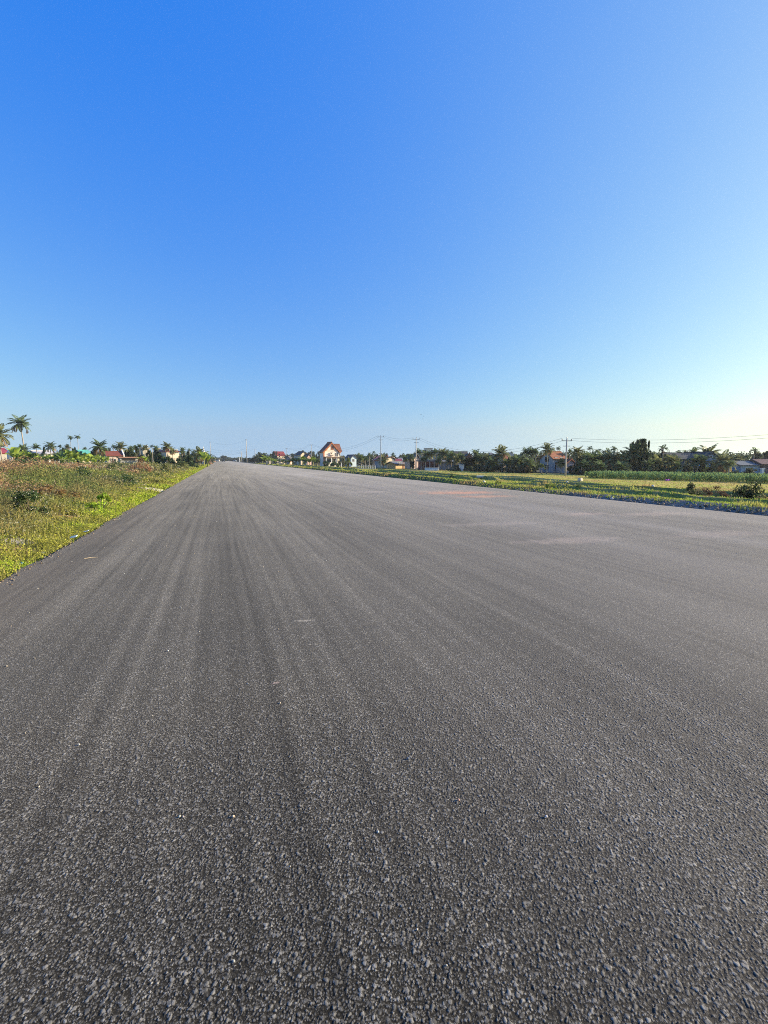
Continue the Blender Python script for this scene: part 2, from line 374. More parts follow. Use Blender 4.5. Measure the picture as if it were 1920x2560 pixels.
# pale road dust, thickest on the far lanes, and a few dirt stains
def mixc(fac, a, col):
    t = n.new('ShaderNodeMix'); t.data_type = 'RGBA'; l.new(fac, t.inputs[0]); l.new(a, t.inputs[6])
    t.inputs[7].default_value = (*col, 1); return t.outputs[2]
dn = streak(.5, .05, 21)
dust = ma('MULTIPLY', mrange(sx.outputs[0], .5, 9, 0, 1), mrange(dn, .25, .75, .25, .9))
colr = mixc(dust, sc.outputs[0], (.245, .225, .21))
ledge = ma('MULTIPLY', mrange(sx.outputs[0], XL + 1.4, XL + .1, 0, 1), mrange(blot.outputs[0], .35, .65, .2, .75))
colr = mixc(ledge, colr, (.075, .058, .045))
STAINS = [(1150, 1232, 2.2, 1.0, (.5, .22, .13), .75), (1205, 1241, 1.6, .7, (.5, .24, .14), .6), (1110, 1228, 2.0, .7, (.4, .24, .18), .45), (1425, 1352, 1.2, .35, (.4, .32, .28), .4),
          (1630, 1285, 1.5, .5, (.4, .32, .28), .35), (1455, 1285, .9, .4, (.42, .31, .26), .4), (1800, 1335, 1.6, .4, (.36, .29, .26), .3), (762, 1552, .1, .035, (.3, .27, .22), .8),
          (690, 1708, .03, .02, (.4, .3, .26), .6), (925, 1230, 1.2, .7, (.36, .3, .27), .4), (1250, 1310, 1.6, .3, (.36, .3, .27), .3)]
sn = tex('ShaderNodeTexNoise', 2.2, Detail=6, Roughness=.7); sf = tex('ShaderNodeTexNoise', 30, Detail=3)
for px, py, rx, ry, c, k in STAINS:
    p, _ = ground(px, py)
    big_ = rx > .2
    mp = n.new('ShaderNodeMapping'); mp.vector_type = 'TEXTURE'; l.new(P, mp.inputs[0]); mp.inputs['Location'].default_value = (p[0], p[1], 0)
    mp.inputs['Rotation'].default_value = (0, 0, -AZ + .25); mp.inputs['Scale'].default_value = (rx, ry, 1)
    ln = n.new('ShaderNodeVectorMath'); ln.operation = 'LENGTH'; l.new(mp.outputs[0], ln.inputs[0])
    d = ma('ADD', ln.outputs['Value'], mrange((sn if big_ else sf).outputs[0], .3, .7, -.6, .6))
    colr = mixc(mrange(d, .35, 1.2, k, 0), colr, c)
l.new(colr, b.inputs['Base Color'])
b.inputs['Roughness'].default_value = .85; b.inputs['Specular IOR Level'].default_value = .22
l.new(ma('MULTIPLY', tone, .155), b.inputs['Sheen Weight']); b.inputs['Sheen Roughness'].default_value = .5; b.inputs['Sheen Tint'].default_value = (1, .95, .9, 1)      # dust-tinted sheen added to brighten the road at grazing angles
ry = np.array(steps((-12, .6, .6), (.55, 4.2, .005), (4.2, 60, .5), (60, 140, 2)) + grow(140, 720, 5))
rx = np.concatenate([[0, .0, .05], [.35, .7], np.arange(-2.0, 4.05, .005) - XL, [7.5, 9, 12, 15], [XR - XL - .05, XR - XL, XR - XL]])
wl = (fbm(ry * .6, ry * 0, 90) - .5) * .16 + (fbm(ry * 3, ry * 0, 91) - .5) * .14; wr = (fbm(ry * .6, ry * 0, 92) - .5) * .12
RX, RY = np.meshgrid(rx, ry); RX = RX + XL; RZ = np.zeros_like(RX)
for k, z in ((0, -.16), (1, -.012)): RZ[:, k] = z; RZ[:, -1 - k] = z
for k in range(3): RX[:, k] += wl; RX[:, -1 - k] += wr
RX[:, 0] -= .02; RX[:, -1] += .02
ix = np.arange(RX.size).reshape(RX.shape)
q = np.stack([ix[:-1, :-1], ix[:-1, 1:], ix[1:, 1:], ix[1:, :-1]], -1).reshape(-1, 4)
v = np.stack([RX, RY, RZ], -1).reshape(-1, 3)
tag(link('road', np_mesh('road', v, q), M_ASPH), 'wide unmarked grey asphalt road running straight to the horizon', 'road', kind='structure')
#PART2
# ================================================================== plants: builders
def nrm(a): return a / (np.linalg.norm(a, axis=-1, keepdims=True) + 1e-9)
def vary(c, n, v=.18):
    """n leaf colours round c: lighter and darker, yellower and bluer leaves"""
    k = 1 + rng.uniform(-v, v, (n, 1)) * 1.3; h = rng.uniform(-v, v, (n, 1)) * .5
    return np.clip(np.asarray(c) * k * np.concatenate([1 + h, np.ones((n, 1)), 1 - h], 1), .004, .9)
def leaf_quads(c, size, up=.3, asp=.5):
    """one pointed leaf (a folded rhombus) at every centre c"""
    n_ = len(c); size = np.broadcast_to(np.asarray(size, float), (n_,))[:, None]
    a = rng.uniform(0, 2 * np.pi, n_); el = rng.normal(0, .6, n_)
    u = np.stack([np.cos(a) * np.cos(el), np.sin(a) * np.cos(el), np.sin(el)], 1)
    w = nrm(np.cross(u, nrm(rng.normal(0, 1, (n_, 3)) + np.array([0, 0, up * 3]))))
    nn = np.cross(w, u) * .22 * size
    p0 = c - u * size * .5; p2 = c + u * size * .5; p1 = c + w * size * asp * .5 + nn; p3 = c - w * size * asp * .5 + nn
    v = np.stack([p0, p1, p2, p3], 1).reshape(-1, 3)
    return v, np.arange(n_ * 4).reshape(-1, 4)
def blades(base, h, w, lean=.35):
    """one tapering, bent grass blade at every base point"""
    n_ = len(base); h = np.broadcast_to(h, (n_,))[:, None]; w = np.broadcast_to(w, (n_,))[:, None]
    a = rng.uniform(0, 2 * np.pi, n_); s = np.stack([np.cos(a), np.sin(a), np.zeros(n_)], 1)
    b = rng.uniform(0, 2 * np.pi, n_); d = np.stack([np.cos(b), np.sin(b), np.zeros(n_)], 1) * rng.uniform(.1, 1, (n_, 1)) * lean
    up = np.array([0, 0, 1.0])
    m1 = base + (up + d * .35) * h * .55; t = base + (up * .92 + d * 1.25) * h
    v = np.stack([base - s * w, base + s * w, m1 + s * w * .8, m1 - s * w * .8, t], 1).reshape(-1, 3)
    k = np.arange(n_) * 5
    return v, np.stack([k, k + 1, k + 2, k + 3], 1), np.stack([k + 3, k + 2, k + 4], 1)
class Foliage:
    def __init__(s): s.v = []; s.q = []; s.t = []; s.cq = []; s.ct = []; s.n = 0
    def quads(s, v, q, c): s.v.append(v); s.q.append(q + s.n); s.cq.append(c); s.n += len(v)
    def blades(s, b, c): s.v.append(b[0]); s.q.append(b[1] + s.n); s.t.append(b[2] + s.n); s.cq.append(c); s.ct.append(c); s.n += len(b[0])
    def mesh(s, name):
        t = np.concatenate(s.t) if s.t else None
        return np_mesh(name, np.concatenate(s.v), np.concatenate(s.q), t, np.concatenate(s.cq + s.ct))

# ------------------------------------------------------------------ palms
def palm_crown(nf, L, up0, up1, droop, leaf, seed, col, dead=0):
    """nf feather fronds round a crown shaft of radius L about the origin; up0..up1 is the range of starting elevations"""
    r = np.random.default_rng(seed); fo = Foliage(); T = 19
    for i in range(nf):
        az = i * 2.39996 + r.uniform(-.3, .3); k = (i + .5) / nf
        el = np.radians(up0 + (up1 - up0) * k ** .8 + r.uniform(-8, 8)); ln = L * r.uniform(.82, 1.08)
        dr = droop * r.uniform(.7, 1.3); twist = r.uniform(-.35, .35)
        t = np.linspace(0, 1, T); e = el - dr * t ** 1.5
        hx = np.concatenate([[0], np.cumsum(np.cos(e[:-1]) * ln / (T - 1))]); hz = np.concatenate([[0], np.cumsum(np.sin(e[:-1]) * ln / (T - 1))])
        a = az + twist * t
        p = np.stack([hx * np.cos(a), hx * np.sin(a), hz], 1)
        d = nrm(np.gradient(p, axis=0)); side = nrm(np.cross(d, [0, 0, 1.0])); nn = np.cross(side, d)
        c = np.asarray(col) if i < nf - dead else np.array((.26, .17, .08))
        # rachis
        wd = np.linspace(.035, .008, T)[:, None] * L / 3
        v = np.concatenate([p - side * wd, p + side * wd]); k0 = np.arange(T - 1)
        fo.quads(v, np.stack([k0, k0 + T, k0 + T + 1, k0 + 1], 1), vary(c * 1.15, T - 1, .1))
        m_ = np.arange(2, T); f = t[m_]; ll = leaf * L * np.sin(np.pi * (.12 + .83 * f)) ** .7
        for sg in (-1, 1):
            u = nrm(side[m_] * sg * .9 + d[m_] * .62 + np.array([0, 0, -1.0]) * (.3 + .35 * r.random((len(m_), 1))) + nn[m_] * .2)
            q0 = p[m_]; q1 = q0 + u * ll[:, None]; w = d[m_] * L * .05
            mid = q0 + u * ll[:, None] * .5 + nn[m_] * ll[:, None] * .06
            v = np.stack([q0, mid - w, q1, mid + w], 1).reshape(-1, 3)
            fo.quads(v, np.arange(len(v)).reshape(-1, 4), vary(c, len(m_), .22))
    return fo.mesh('palm_crown')
GREEN = (.125, .17, .07); GREEN_Y = (.18, .195, .08); GREEN_D = (.095, .14, .06)
CROWNS = {k: palm_crown(*a) for k, a in dict(
    a=(28, 1, 80, -35, 1.0, .3, 1, GREEN, 3), b=(26, 1, 84, -25, 1.2, .32, 2, GREEN_Y, 2), c=(32, 1, 78, -48, .8, .3, 3, GREEN, 4),
    d=(24, 1, 86, 0, 1.0, .31, 4, GREEN_D), e=(34, 1, 82, -60, .9, .29, 5, GREEN_Y, 5), low=(26, 1, 86, 5, .95, .34, 6, GREEN_D),
    areca=(12, 1, 74, -15, 1.5, .42, 7, GREEN_D), areca2=(11, 1, 62, -40, 1.2, .42, 8, GREEN)).items()}
for m_ in CROWNS.values(): m_.materials.append(M_FROND)
def trunk_mesh(bend, seed, r0=1.0, r1=.62):
    r = random.Random(seed); g = G(); P_ = []; Q = []
    for i in range(9):
        t = i / 8; P_.append((bend * (t ** 1.6) , bend * .4 * math.sin(t * 2.5), t)); Q.append((r0 * (1.35 - .35 * min(1, t * 6)) * (1 - t) + r1 * t) * .02 * r.uniform(.94, 1.06))
    return g.tube(P_, Q, 8).mesh('palm_trunk', True), (bend, bend * .4 * math.sin(2.5))
TRUNKS = [trunk_mesh(b_, i) for i, b_ in enumerate((0, .06, -.07, .12, -.12, .2))]
for m_, _ in TRUNKS: m_.materials.append(M_PALE_BARK)
def palm(px, top, f, hw, label, kind='a', tr=0, cat='palm tree', name='coconut_palm', group='coconut palms at the edge of the fields', rad=None, low=None):
    """crown tips reach image row `top` at depth f; hw is the crown's half width in the photo's pixels"""
    b = foot(px, f); R = hw * (1.45 if px > 1040 and not kind.startswith('areca') else 1.3 if px > 880 else 1.12) * f / K
    tip = {'a': .66, 'b': .62, 'c': .68, 'd': .76, 'e': .66, 'low': .82, 'areca': .5, 'areca2': .4}[kind]
    H = pix(px, top, f)[2] - b[2] - R * tip
    H = max(H, .35)
    me, bend = TRUNKS[tr]
    t = thing(name, label, cat, b, rd.uniform(0, 6.28), group)
    r_ = rad or max(.11, min(.2, H * .022))
    k = r_ / .02
    tk = link('trunk', me, None, t); tk.scale = (k, k, H)
    cr = link('crown', CROWNS[kind], None, t); cr.location = (bend[0] * k, bend[1] * k, H * .995); cr.scale = (R, R, R); cr.rotation_euler = (rd.uniform(-.08, .08), rd.uniform(-.08, .08), rd.uniform(0, 6.28))
    return t

# ------------------------------------------------------------------ bananas
def banana_mesh(seed, col):
    r = np.random.default_rng(seed); fo = Foliage()
    nl = r.integers(8, 11)
    for i in range(nl):
        az = i * 2.4 + r.uniform(-.4, .4); L = r.uniform(.5, .72); el = np.radians(r.uniform(38, 84)); dr = r.uniform(.7, 1.7); wmax = r.uniform(.11, .16)
        T = 9; t = np.linspace(0, 1, T); e = el - dr * t ** 1.6
        hx = np.concatenate([[0], np.cumsum(np.cos(e[:-1]) * L / (T - 1))]); hz = .42 + np.concatenate([[0], np.cumsum(np.sin(e[:-1]) * L / (T - 1))])
        p = np.stack([hx * np.cos(az), hx * np.sin(az), hz], 1); d = nrm(np.gradient(p, axis=0)); side = nrm(np.cross(d, [0, 0, 1.0])); nn = np.cross(side, d)
        w = (wmax * np.clip(np.sin(np.pi * (.02 + .96 * np.clip((t - .16) / .84, 0, 1))), .03, 1) ** .6)[:, None]
        c = np.asarray(col) * r.uniform(.8, 1.2)
        for sg in (-1, 1):
            o = p + side * sg * w + nn * w * .35 + np.stack([np.zeros(T), np.zeros(T), r.uniform(-.03, .01, T)], 1)
            v = np.concatenate([p, o]); k = np.arange(T - 1)
            fo.quads(v, np.stack([k, k + T, k + T + 1, k + 1], 1), vary(c, T - 1, .12))
    g = G().tube([(0, 0, 0), (.01, 0, .2), (.0, .01, .46)], [.05, .042, .022], 8)
    a, b_ = fo.mesh('banana_leaves'), g.mesh('banana_stem', True)
    a.materials.append(M_BANANA); b_.materials.append(M_BSTEM); return a, b_
M_BANANA = leafmat('banana_leaf', .4, .45, .3); M_BSTEM = paint((.2, .2, .08), .7, .3, 5, .2)
BAN_LIT = [banana_mesh(i, (.3, .38, .065)) for i in range(4)]; BAN_DIM = [banana_mesh(i + 10, (.085, .14, .045)) for i in range(4)]  # lit and unlit plants: the light on the leaves is in their colour
def banana(px, top, f, label, lit=True, group='banana plants', hscale=1.0):
    b = foot(px, f); H = (pix(px, top, f)[2] - b[2]) / .98
    i = rd.randrange(4); a, s_ = (BAN_LIT if lit else BAN_DIM)[i]
    t = thing('banana_plant', label, 'banana plant', b, rd.uniform(0, 6.28), group); w = H * hscale
    for nm, me in (('stem', s_), ('leaves', a)):
        o = link(nm, me, None, t); o.scale = (w, w, H)
    return t

# ------------------------------------------------------------------ broadleaf trees and shrubs
def leaf_cloud(n_, shape, seed, col, size, flat=1.0, clumps=14, flowers=0, fcol=(.75, .74, .68)):
    """leaves gathered in uneven clumps through a unit dome (radius 1, height 1 above the origin)"""
    r = np.random.default_rng(seed)
    cc = []
    while len(cc) < clumps:
        q = r.uniform((-1, -1, 0), (1, 1, 1))
        rr = math.hypot(q[0], q[1]); lim = math.sqrt(max(0, 1 - ((q[2] - .42) / .6) ** 2)) if shape == 'tree' else math.sqrt(max(0, 1 - q[2] ** 2))
        if rr < lim * .85: cc.append(q)
    cc = np.array(cc); cr = r.uniform(.15, .4, clumps) * (1.0 if shape != 'tree' else 1.05); ck = r.uniform(.75, 1.25, clumps)
    i = r.integers(0, clumps, n_)
    d = nrm(r.normal(0, 1, (n_, 3))) * (r.random((n_, 1)) ** .45) * cr[i][:, None]; d[:, 2] *= .8
    c = cc[i] + d; c[:, 2] = np.clip(c[:, 2], .02, 1.02)
    v, q = leaf_quads(c, size * r.uniform(.6, 1.3, n_), .2, .55)
    fo = Foliage(); fo.quads(v, q, vary(col, n_, .25) * ck[i][:, None])
    if flowers:
        j = r.integers(0, n_, flowers); p = c[j] + nrm(r.normal(0, 1, (flowers, 3)) + [0, 0, 1.2]) * size * .6
        v, q = leaf_quads(p, size * .55, .6, .9); fo.quads(v, q, vary(fcol, flowers, .1))
    return fo.mesh('foliage')
def limbs_mesh(seed, h0=.0, spread=.6):
    r = random.Random(seed); g = G(); g.tube([(0, 0, 0), (r.uniform(-.03, .03), .02, .3), (r.uniform(-.06, .06), r.uniform(-.05, .05), .62)], [.045, .034, .02], 7)
    for i in range(6):
        a = i * 1.05 + r.uniform(-.3, .3); z = r.uniform(.22, .5); s_ = r.uniform(.4, 1) * spread
        g.tube([(0, 0, z), (math.cos(a) * s_ * .4, math.sin(a) * s_ * .4, z + .16), (math.cos(a) * s_ * .8, math.sin(a) * s_ * .8, z + r.uniform(.2, .4))], [.02, .013, .006], 5)
    return g.mesh('limbs', True)
def tree(px, top, f, hw, label, col=(.05, .075, .03), n_=1500, seed=0, name='broadleaf_tree', group=None, leaf=None, bot=.12):
    b = foot(px, f); R = hw * f / K; H = pix(px, top, f)[2] - b[2]
    t = thing(name, label, 'tree', b, rd.uniform(0, 6.28), group)
    o = link('trunk', limbs_mesh(seed, spread=.9), M_BARK, t); o.scale = (R, R, H)
    me = leaf_cloud(n_, 'tree', seed, col, leaf or .2, clumps=13)
    o = link('crown', me, M_LEAF, t); o.scale = (R, R, H * (1 - bot)); o.location = (0, 0, H * bot); return t
def shrub(px, py, wpx, hpx, label, col, seed=0, n_=500, flowers=0, leaf=.16, f=None, group=None, name='shrub', fcol=(.75, .74, .68), cat='shrub', depth=1.0):
    if f is None: b, f = ground(px, py)
    else: b = foot(px, f)
    R = wpx * .5 * f / K; H = max(.08, pix(px, py - hpx, f)[2] - pix(px, py, f)[2])
    t = thing(name, label, cat, b, rd.uniform(0, 6.28) if depth == 1 else -AZ, group)
    g = G(); r = random.Random(seed)
    for i in range(7):
        a = r.uniform(0, 6.28); s_ = r.uniform(.2, .7); g.tube([(0, 0, -.05), (math.cos(a) * s_ * .5, math.sin(a) * s_ * .5, .35), (math.cos(a) * s_, math.sin(a) * s_, .75)], [.02, .014, .006], 5)
    o = link('stems', g.mesh('stems', True), M_BARK, t); o.scale = (R, R * depth, H)
    o = link('foliage', leaf_cloud(n_, 'dome', seed, col, leaf, flowers=flowers, fcol=fcol), M_LEAF, t); o.scale = (R, R * depth, H); return t

# ================================================================== the left verge
def wedge(n_, a0, a1, d0, d1, p=0.0):
    """points round the camera's spot, equally many at every distance, so near ground is densest"""
    a = np.radians(rng.uniform(a0, a1, n_)); u = rng.random(n_); d = d0 * (d1 / d0) ** u
    return d * np.sin(a), d * np.cos(a), d
def put(x, y, dz=0): return np.stack([x, y, gz(x, y) + dz], 1)
GB = [(.30, .33, .05), (.24, .28, .055), (.36, .33, .09), (.16, .23, .05)]
def pick(cols, w):
    """blend a list of colours by a 0..1 field"""
    w = np.clip(w, 0, .9999) * (len(cols) - 1); i = w.astype(int); return lerp(np.array(cols)[i], np.array(cols)[i + 1], w - i)
# creeping ground cover: leaf by leaf, thick along the asphalt's edge, thin on the bare patches
x, y, d = wedge(290000, -27, -.6, 5.0, 170)
x = np.where(rng.random(len(x)) < .35, XL - np.abs(rng.normal(0, 1.1, len(x))) + .04 + .22 * np.clip(fbm(y * .9, y * 0, 44) - .5, 0, 1), x); y = np.where(np.abs(x) < 6, np.abs(y), y); d = np.hypot(x, y)
tl = XL - x; w, _ = patch(x, y)
ok = (tl > -.1) & (tl < 26) & (y > -2) & (rng.random(len(x)) > w * .93)
x, y, d, tl = x[ok], y[ok], d[ok], tl[ok]
hc = np.interp(tl, [-.05, .1, .3, 1, 3, 8], [.2, .24, .2, .18, .26, .4]) * (.4 + 1.2 * fbm(x * 1.3, y * 1.3, 50))
z = rng.random(len(x)) ** .6 * hc
size = np.maximum(.03, d * .0025) * rng.uniform(.7, 1.4, len(x))
n1 = fbm(x * .9, y * .9, 51); n2 = fbm(x * .3, y * .3, 52)
c = pick([(.4, .5, .045), (.34, .44, .045), (.4, .4, .07), (.24, .26, .05), (.36, .28, .11)], n1 * 1.7 - .5 + np.clip(tl - .7, 0, 6) * .2) * rng.uniform(.78, 1.2, (len(x), 1))
fo = Foliage(); v, q = leaf_quads(put(x, y, z), size, .5, .6); fo.quads(v, q, c)
ok = rng.random(len(x)) < np.interp(tl, [.3, 1.5], [.05, .25])
fo.blades(blades(put(x[ok], y[ok]), hc[ok] * rng.uniform(.8, 2.0, ok.sum()), np.maximum(.004, d[ok] * .0006)), pick([(.3, .31, .07), (.34, .28, .11), (.2, .24, .05)], n2[ok] * 1.6 - .3) * rng.uniform(.7, 1.2, (ok.sum(), 1)))
tag(link('ground_cover', fo.mesh('ground_cover'), M_GRASS), 'yellow-green creeping ground cover along the left edge of the asphalt', 'ground cover', kind='stuff')

# tall weeds behind it: stems with leaves, some green, some gone brown and to seed
x, y, d = wedge(66000, -27, -.9, 7.0, 150)
tl = XL - x; w, _ = patch(x, y)
ok = (tl > .8) & (tl < 34) & (y > 3) & (rng.random(len(x)) > w) & (rng.random(len(x)) < np.interp(tl, [.8, 2, 3.5], [.1, .5, 1]))
x, y, d, tl = x[ok], y[ok], d[ok], tl[ok]; N = len(x)
big = fbm(x * .28, y * .28, 61); mid_ = fbm(x * .8, y * .8, 62)
hw_ = np.interp(tl, [.8, 2, 3, 5, 8, 12, 30], [.2, .5, .72, .98, 1.2, 1.34, 1.35]) * (.3 + 1.15 * mid_ ** 1.2 + .2 * rng.random(N)) * np.clip(1.0 - (y - 20) / 75, .5, 1)
brown = np.clip((big - .5) * 4.5 + np.interp(tl, [1, 3, 5, 8], [-.35, .0, .45, 1.0]) + rng.normal(0, .2, N), 0, 1) * np.clip(1.75 - y / 38, .06, 1)
sp = fbm(x * .42 + 7, y * .3, 64)
gcol = pick([(.26, .28, .07), (.12, .17, .055), (.25, .21, .09), (.095, .145, .055), (.21, .22, .07)], sp * 2.2 - .6)
bcol = pick([(.3, .19, .1), (.33, .2, .12), (.26, .17, .095)], rng.random(N))
col = lerp(gcol, bcol, brown)
fo = Foliage(); base = put(x, y)
fo.blades(blades(base, hw_, np.maximum(.006, d * .0008), .3), col * rng.uniform(.7, 1.2, (N, 1)))
for k in range(6):
    t = rng.uniform(.2, 1.0, N); off = rng.normal(0, .11, (N, 3)) * np.array([1, 1, .3]) * (1 + d / 40)[:, None]
    p = base + off; p[:, 2] += hw_ * t
    v, q = leaf_quads(p, np.maximum(.045, d * .0036) * rng.uniform(.6, 1.4, N), .3, .42)
    top_ = np.clip((t - .55) * 2, 0, 1) * brown
    fo.quads(v, q, lerp(gcol * .95, bcol * 1.08, np.clip(top_ + brown * .55, 0, 1)) * rng.uniform(.82, 1.2, (N, 1)))
ok = brown > .45; M = ok.sum()                                        # feathery brown seed heads
for k in range(3):
    p = base[ok] + rng.normal(0, .05, (M, 3)); p[:, 2] += hw_[ok] * rng.uniform(.85, 1.12, M)
    v, q = leaf_quads(p, np.maximum(.06, d[ok] * .004), -.2, .35); fo.quads(v, q, vary((.33, .22, .13), M, .2))
tag(link('weeds', fo.mesh('weeds'), M_GRASS), 'tangle of green and brown waist-high weeds filling the field left of the road', 'weeds', kind='stuff')

# small white daisies scattered over the weeds
x, y, d = wedge(11000, -26, -2, 6.0, 80); tl = XL - x
fl = fbm(x * .55, y * .55, 71)
ok = (tl > .5) & (tl < 11) & (fl > .46) & (rng.random(len(x)) < np.clip((fl - .46) * 6, 0, 1))
x, y, d, tl = x[ok], y[ok], d[ok], tl[ok]
hz = np.interp(tl, [.5, 2, 3, 5, 8, 12], [.14, .42, .62, .88, 1.12, 1.25]) * rng.uniform(.75, 1.1, len(x))
v, q = leaf_quads(put(x, y, hz), np.maximum(.025, d * .0025), 1.2, .9)
fo = Foliage(); fo.quads(v, q, vary((.42, .4, .26), len(x), .15))
tag(link('wild_flowers', fo.mesh('wild_flowers'), M_GRASS), 'tiny white daisy-like flowers sprinkled over the weeds on the left', 'wild flowers', kind='stuff')

for px, py, wp, hp, lab, col, nn_, fl, lf in (
    (75, 1292, 95, 46, 'leafy dark green weed clump with white flowers nearest the left picture edge', (.055, .09, .03), 1400, 130, .1),
    (215, 1215, 75, 34, 'round green bush dotted with white flowers at the middle of the weedy field', (.055, .095, .035), 1400, 130, .1),
    (250, 1282, 66, 36, 'bright lime-green leafy clump close to the asphalt edge', (.32, .46, .045), 1300, 0, .12),
    (350, 1190, 50, 38, 'withered reddish-brown bush standing above the green weeds', (.3, .18, .11), 1000, 0, .1),
    (283, 1194, 46, 32, 'upright dark olive bush below the grey brick hut', (.09, .125, .045), 1000, 0, .11),
    (312, 1222, 60, 26, 'low dark green mound with white flowers beside the sandy patch', (.055, .1, .035), 1000, 90, .11),
    (415, 1186, 44, 22, 'pale green bush halfway along the verge towards the horizon', (.17, .18, .07), 500, 20, .14),
    (455, 1176, 46, 16, 'low grey-green bush behind the pale green one on the verge', (.13, .15, .06), 400, 0, .16),
    (130, 1262, 120, 36, 'broad brown dying thicket peppered with pale flowers', (.24, .15, .06), 1800, 160, .085),
    (15, 1225, 70, 46, 'dark green spiky clump among brown weeds at the far left', (.045, .085, .04), 1000, 0, .14),
    (75, 1205, 80, 40, 'blue-green grassy clump in front of the brown reeds', (.1, .17, .07), 1000, 0, .16),
    (395, 1212, 40, 20, 'small yellow-green tuft just beyond the sandy patch', (.24, .25, .06), 400, 10, .15),
    (506, 1160, 52, 22, 'smooth pinkish-brown domed bush at the far end of the left verge', (.42, .26, .17), 1300, 0, .08)):
    shrub(px, py, wp * 1.15, hp * 1.35, lab, col, seed=int(px), n_=int(nn_ * 1.3), flowers=fl, leaf=lf, group='bushes in the left verge')

# ================================================================== the right verge and the fields
x, y, d = wedge(220000, 2.0, 66, 15, 230)
ok = (x > XR + np.where(y > 18, .05, .3) + .5 * (fbm(y * .7, y * 0, 83) - .4)) & (x < 62) & (y > 1)
x, y, d = x[ok], y[ok], d[ok]; tr = x - XR
g1 = fbm(x * .5, y * .5, 81); g2 = fbm(x * 1.8, y * 1.8, 82)
h = np.where(x < 38, .035 + .1 * g1 ** 2 + .07 * (g2 > .64), .035 + .04 * g1) * rng.uniform(.6, 1.5, len(x))
c = pick([(.2, .33, .05), (.3, .38, .07), (.4, .4, .11), (.42, .3, .14)], g1 * 1.3 + g2 * .7 - .55 + (x > 38) * .2)
c = np.where((rng.random(len(x)) < .1)[:, None], np.array((.34, .25, .12)), c) * rng.uniform(.7, 1.25, (len(x), 1))
fo = Foliage(); fo.blades(blades(put(x, y), h, np.maximum(.009, d * .0008), .5), c)
ok = (rng.random(len(x)) < .5) & (x < 40)
v, q = leaf_quads(put(x[ok], y[ok], h[ok] * rng.uniform(.2, .9, ok.sum())), np.maximum(.035, d[ok] * .002), .5, .5); fo.quads(v, q, c[ok] * 1.05)
tag(link('grass', fo.mesh('grass'), M_GRASS), 'tufted yellow-green grass on the verge and fields right of the road', 'grass', kind='stuff')

# rubble along the right edge of the asphalt
def ico(sub=1):
    import bmesh
    bm = bmesh.new(); bmesh.ops.create_icosphere(bm, subdivisions=sub, radius=1); v = np.array([p.co[:] for p in bm.verts]); f = np.array([[q_.index for q_ in p.verts] for p in bm.faces]); bm.free(); return v, f
iv, if_ = ico(1)
def stones(x, y, s, col, sink=.25):
    n_ = len(x); s = np.asarray(s)[:, None, None]
    w = iv[None] * (1 + rng.uniform(-.28, .28, (n_, len(iv), 1))) * rng.uniform(.6, 1.25, (n_, 1, 3)) * s
    v = w + put(x, y)[:, None, :] + np.array([0, 0, 1.0]) * s * (.6 - sink)
    t = if_[None] + (np.arange(n_) * len(iv))[:, None, None]
    return v.reshape(-1, 3), t.reshape(-1, 3), np.repeat(col, len(if_), 0)
N = 1500; y = 7 + 16 * rng.random(N) ** 1.3; x = XR + .06 + .42 * rng.random(N) ** 1.3
ok = rng.random(N) < np.clip(.35 + vn(y * .3, y * 0, 95), 0, 1); x, y = x[ok], y[ok]; N = len(x)
s = .012 + .06 * rng.random(N) ** 3.5
v, t, c = stones(x, y, s, vary((.2, .17, .135), N, .4))
tag(link('rubble', np_mesh('rubble', v, None, t, c), leafmat('rubble_stone', 0, .9, .2)), 'broken grey-white stones in the shaded bank along the right road edge', 'rubble', kind='stuff')
# loose chippings: a crumbling fringe on the left edge and a few pale specks over the lanes
N = 900; y = 4 + 40 * rng.random(N) ** 2; x = XL + rng.normal(.03, .09, N); s1 = rng.uniform(.006, .02, N)
y2 = 1.2 + 22 * rng.random(420) ** 2; x2 = rng.uniform(-2.6, 12, 420); s2 = rng.uniform(.002, .0045, 420) * (1 + y2 / 9)
w_ = iv[None] * (1 + rng.uniform(-.28, .28, (N + 420, len(iv), 1))) * np.concatenate([s1, s2])[:, None, None]
ctr = np.stack([np.concatenate([x, x2]), np.concatenate([y, y2]), np.concatenate([np.where(x > XL + .03, .004, -.05), s2 * .6])], 1)
v = (w_ + ctr[:, None, :]).reshape(-1, 3); t = (if_[None] + (np.arange(N + 420) * len(iv))[:, None, None]).reshape(-1, 3)
c = np.concatenate([vary((.16, .14, .12), N, .4), vary((.4, .38, .34), 420, .3)])
tag(link('gravel', np_mesh('gravel', v, None, t, np.repeat(c, len(if_), 0)), bpy.data.materials['rubble_stone']), 'loose chippings along the left asphalt edge and pale specks on the lanes', 'gravel', kind='stuff')
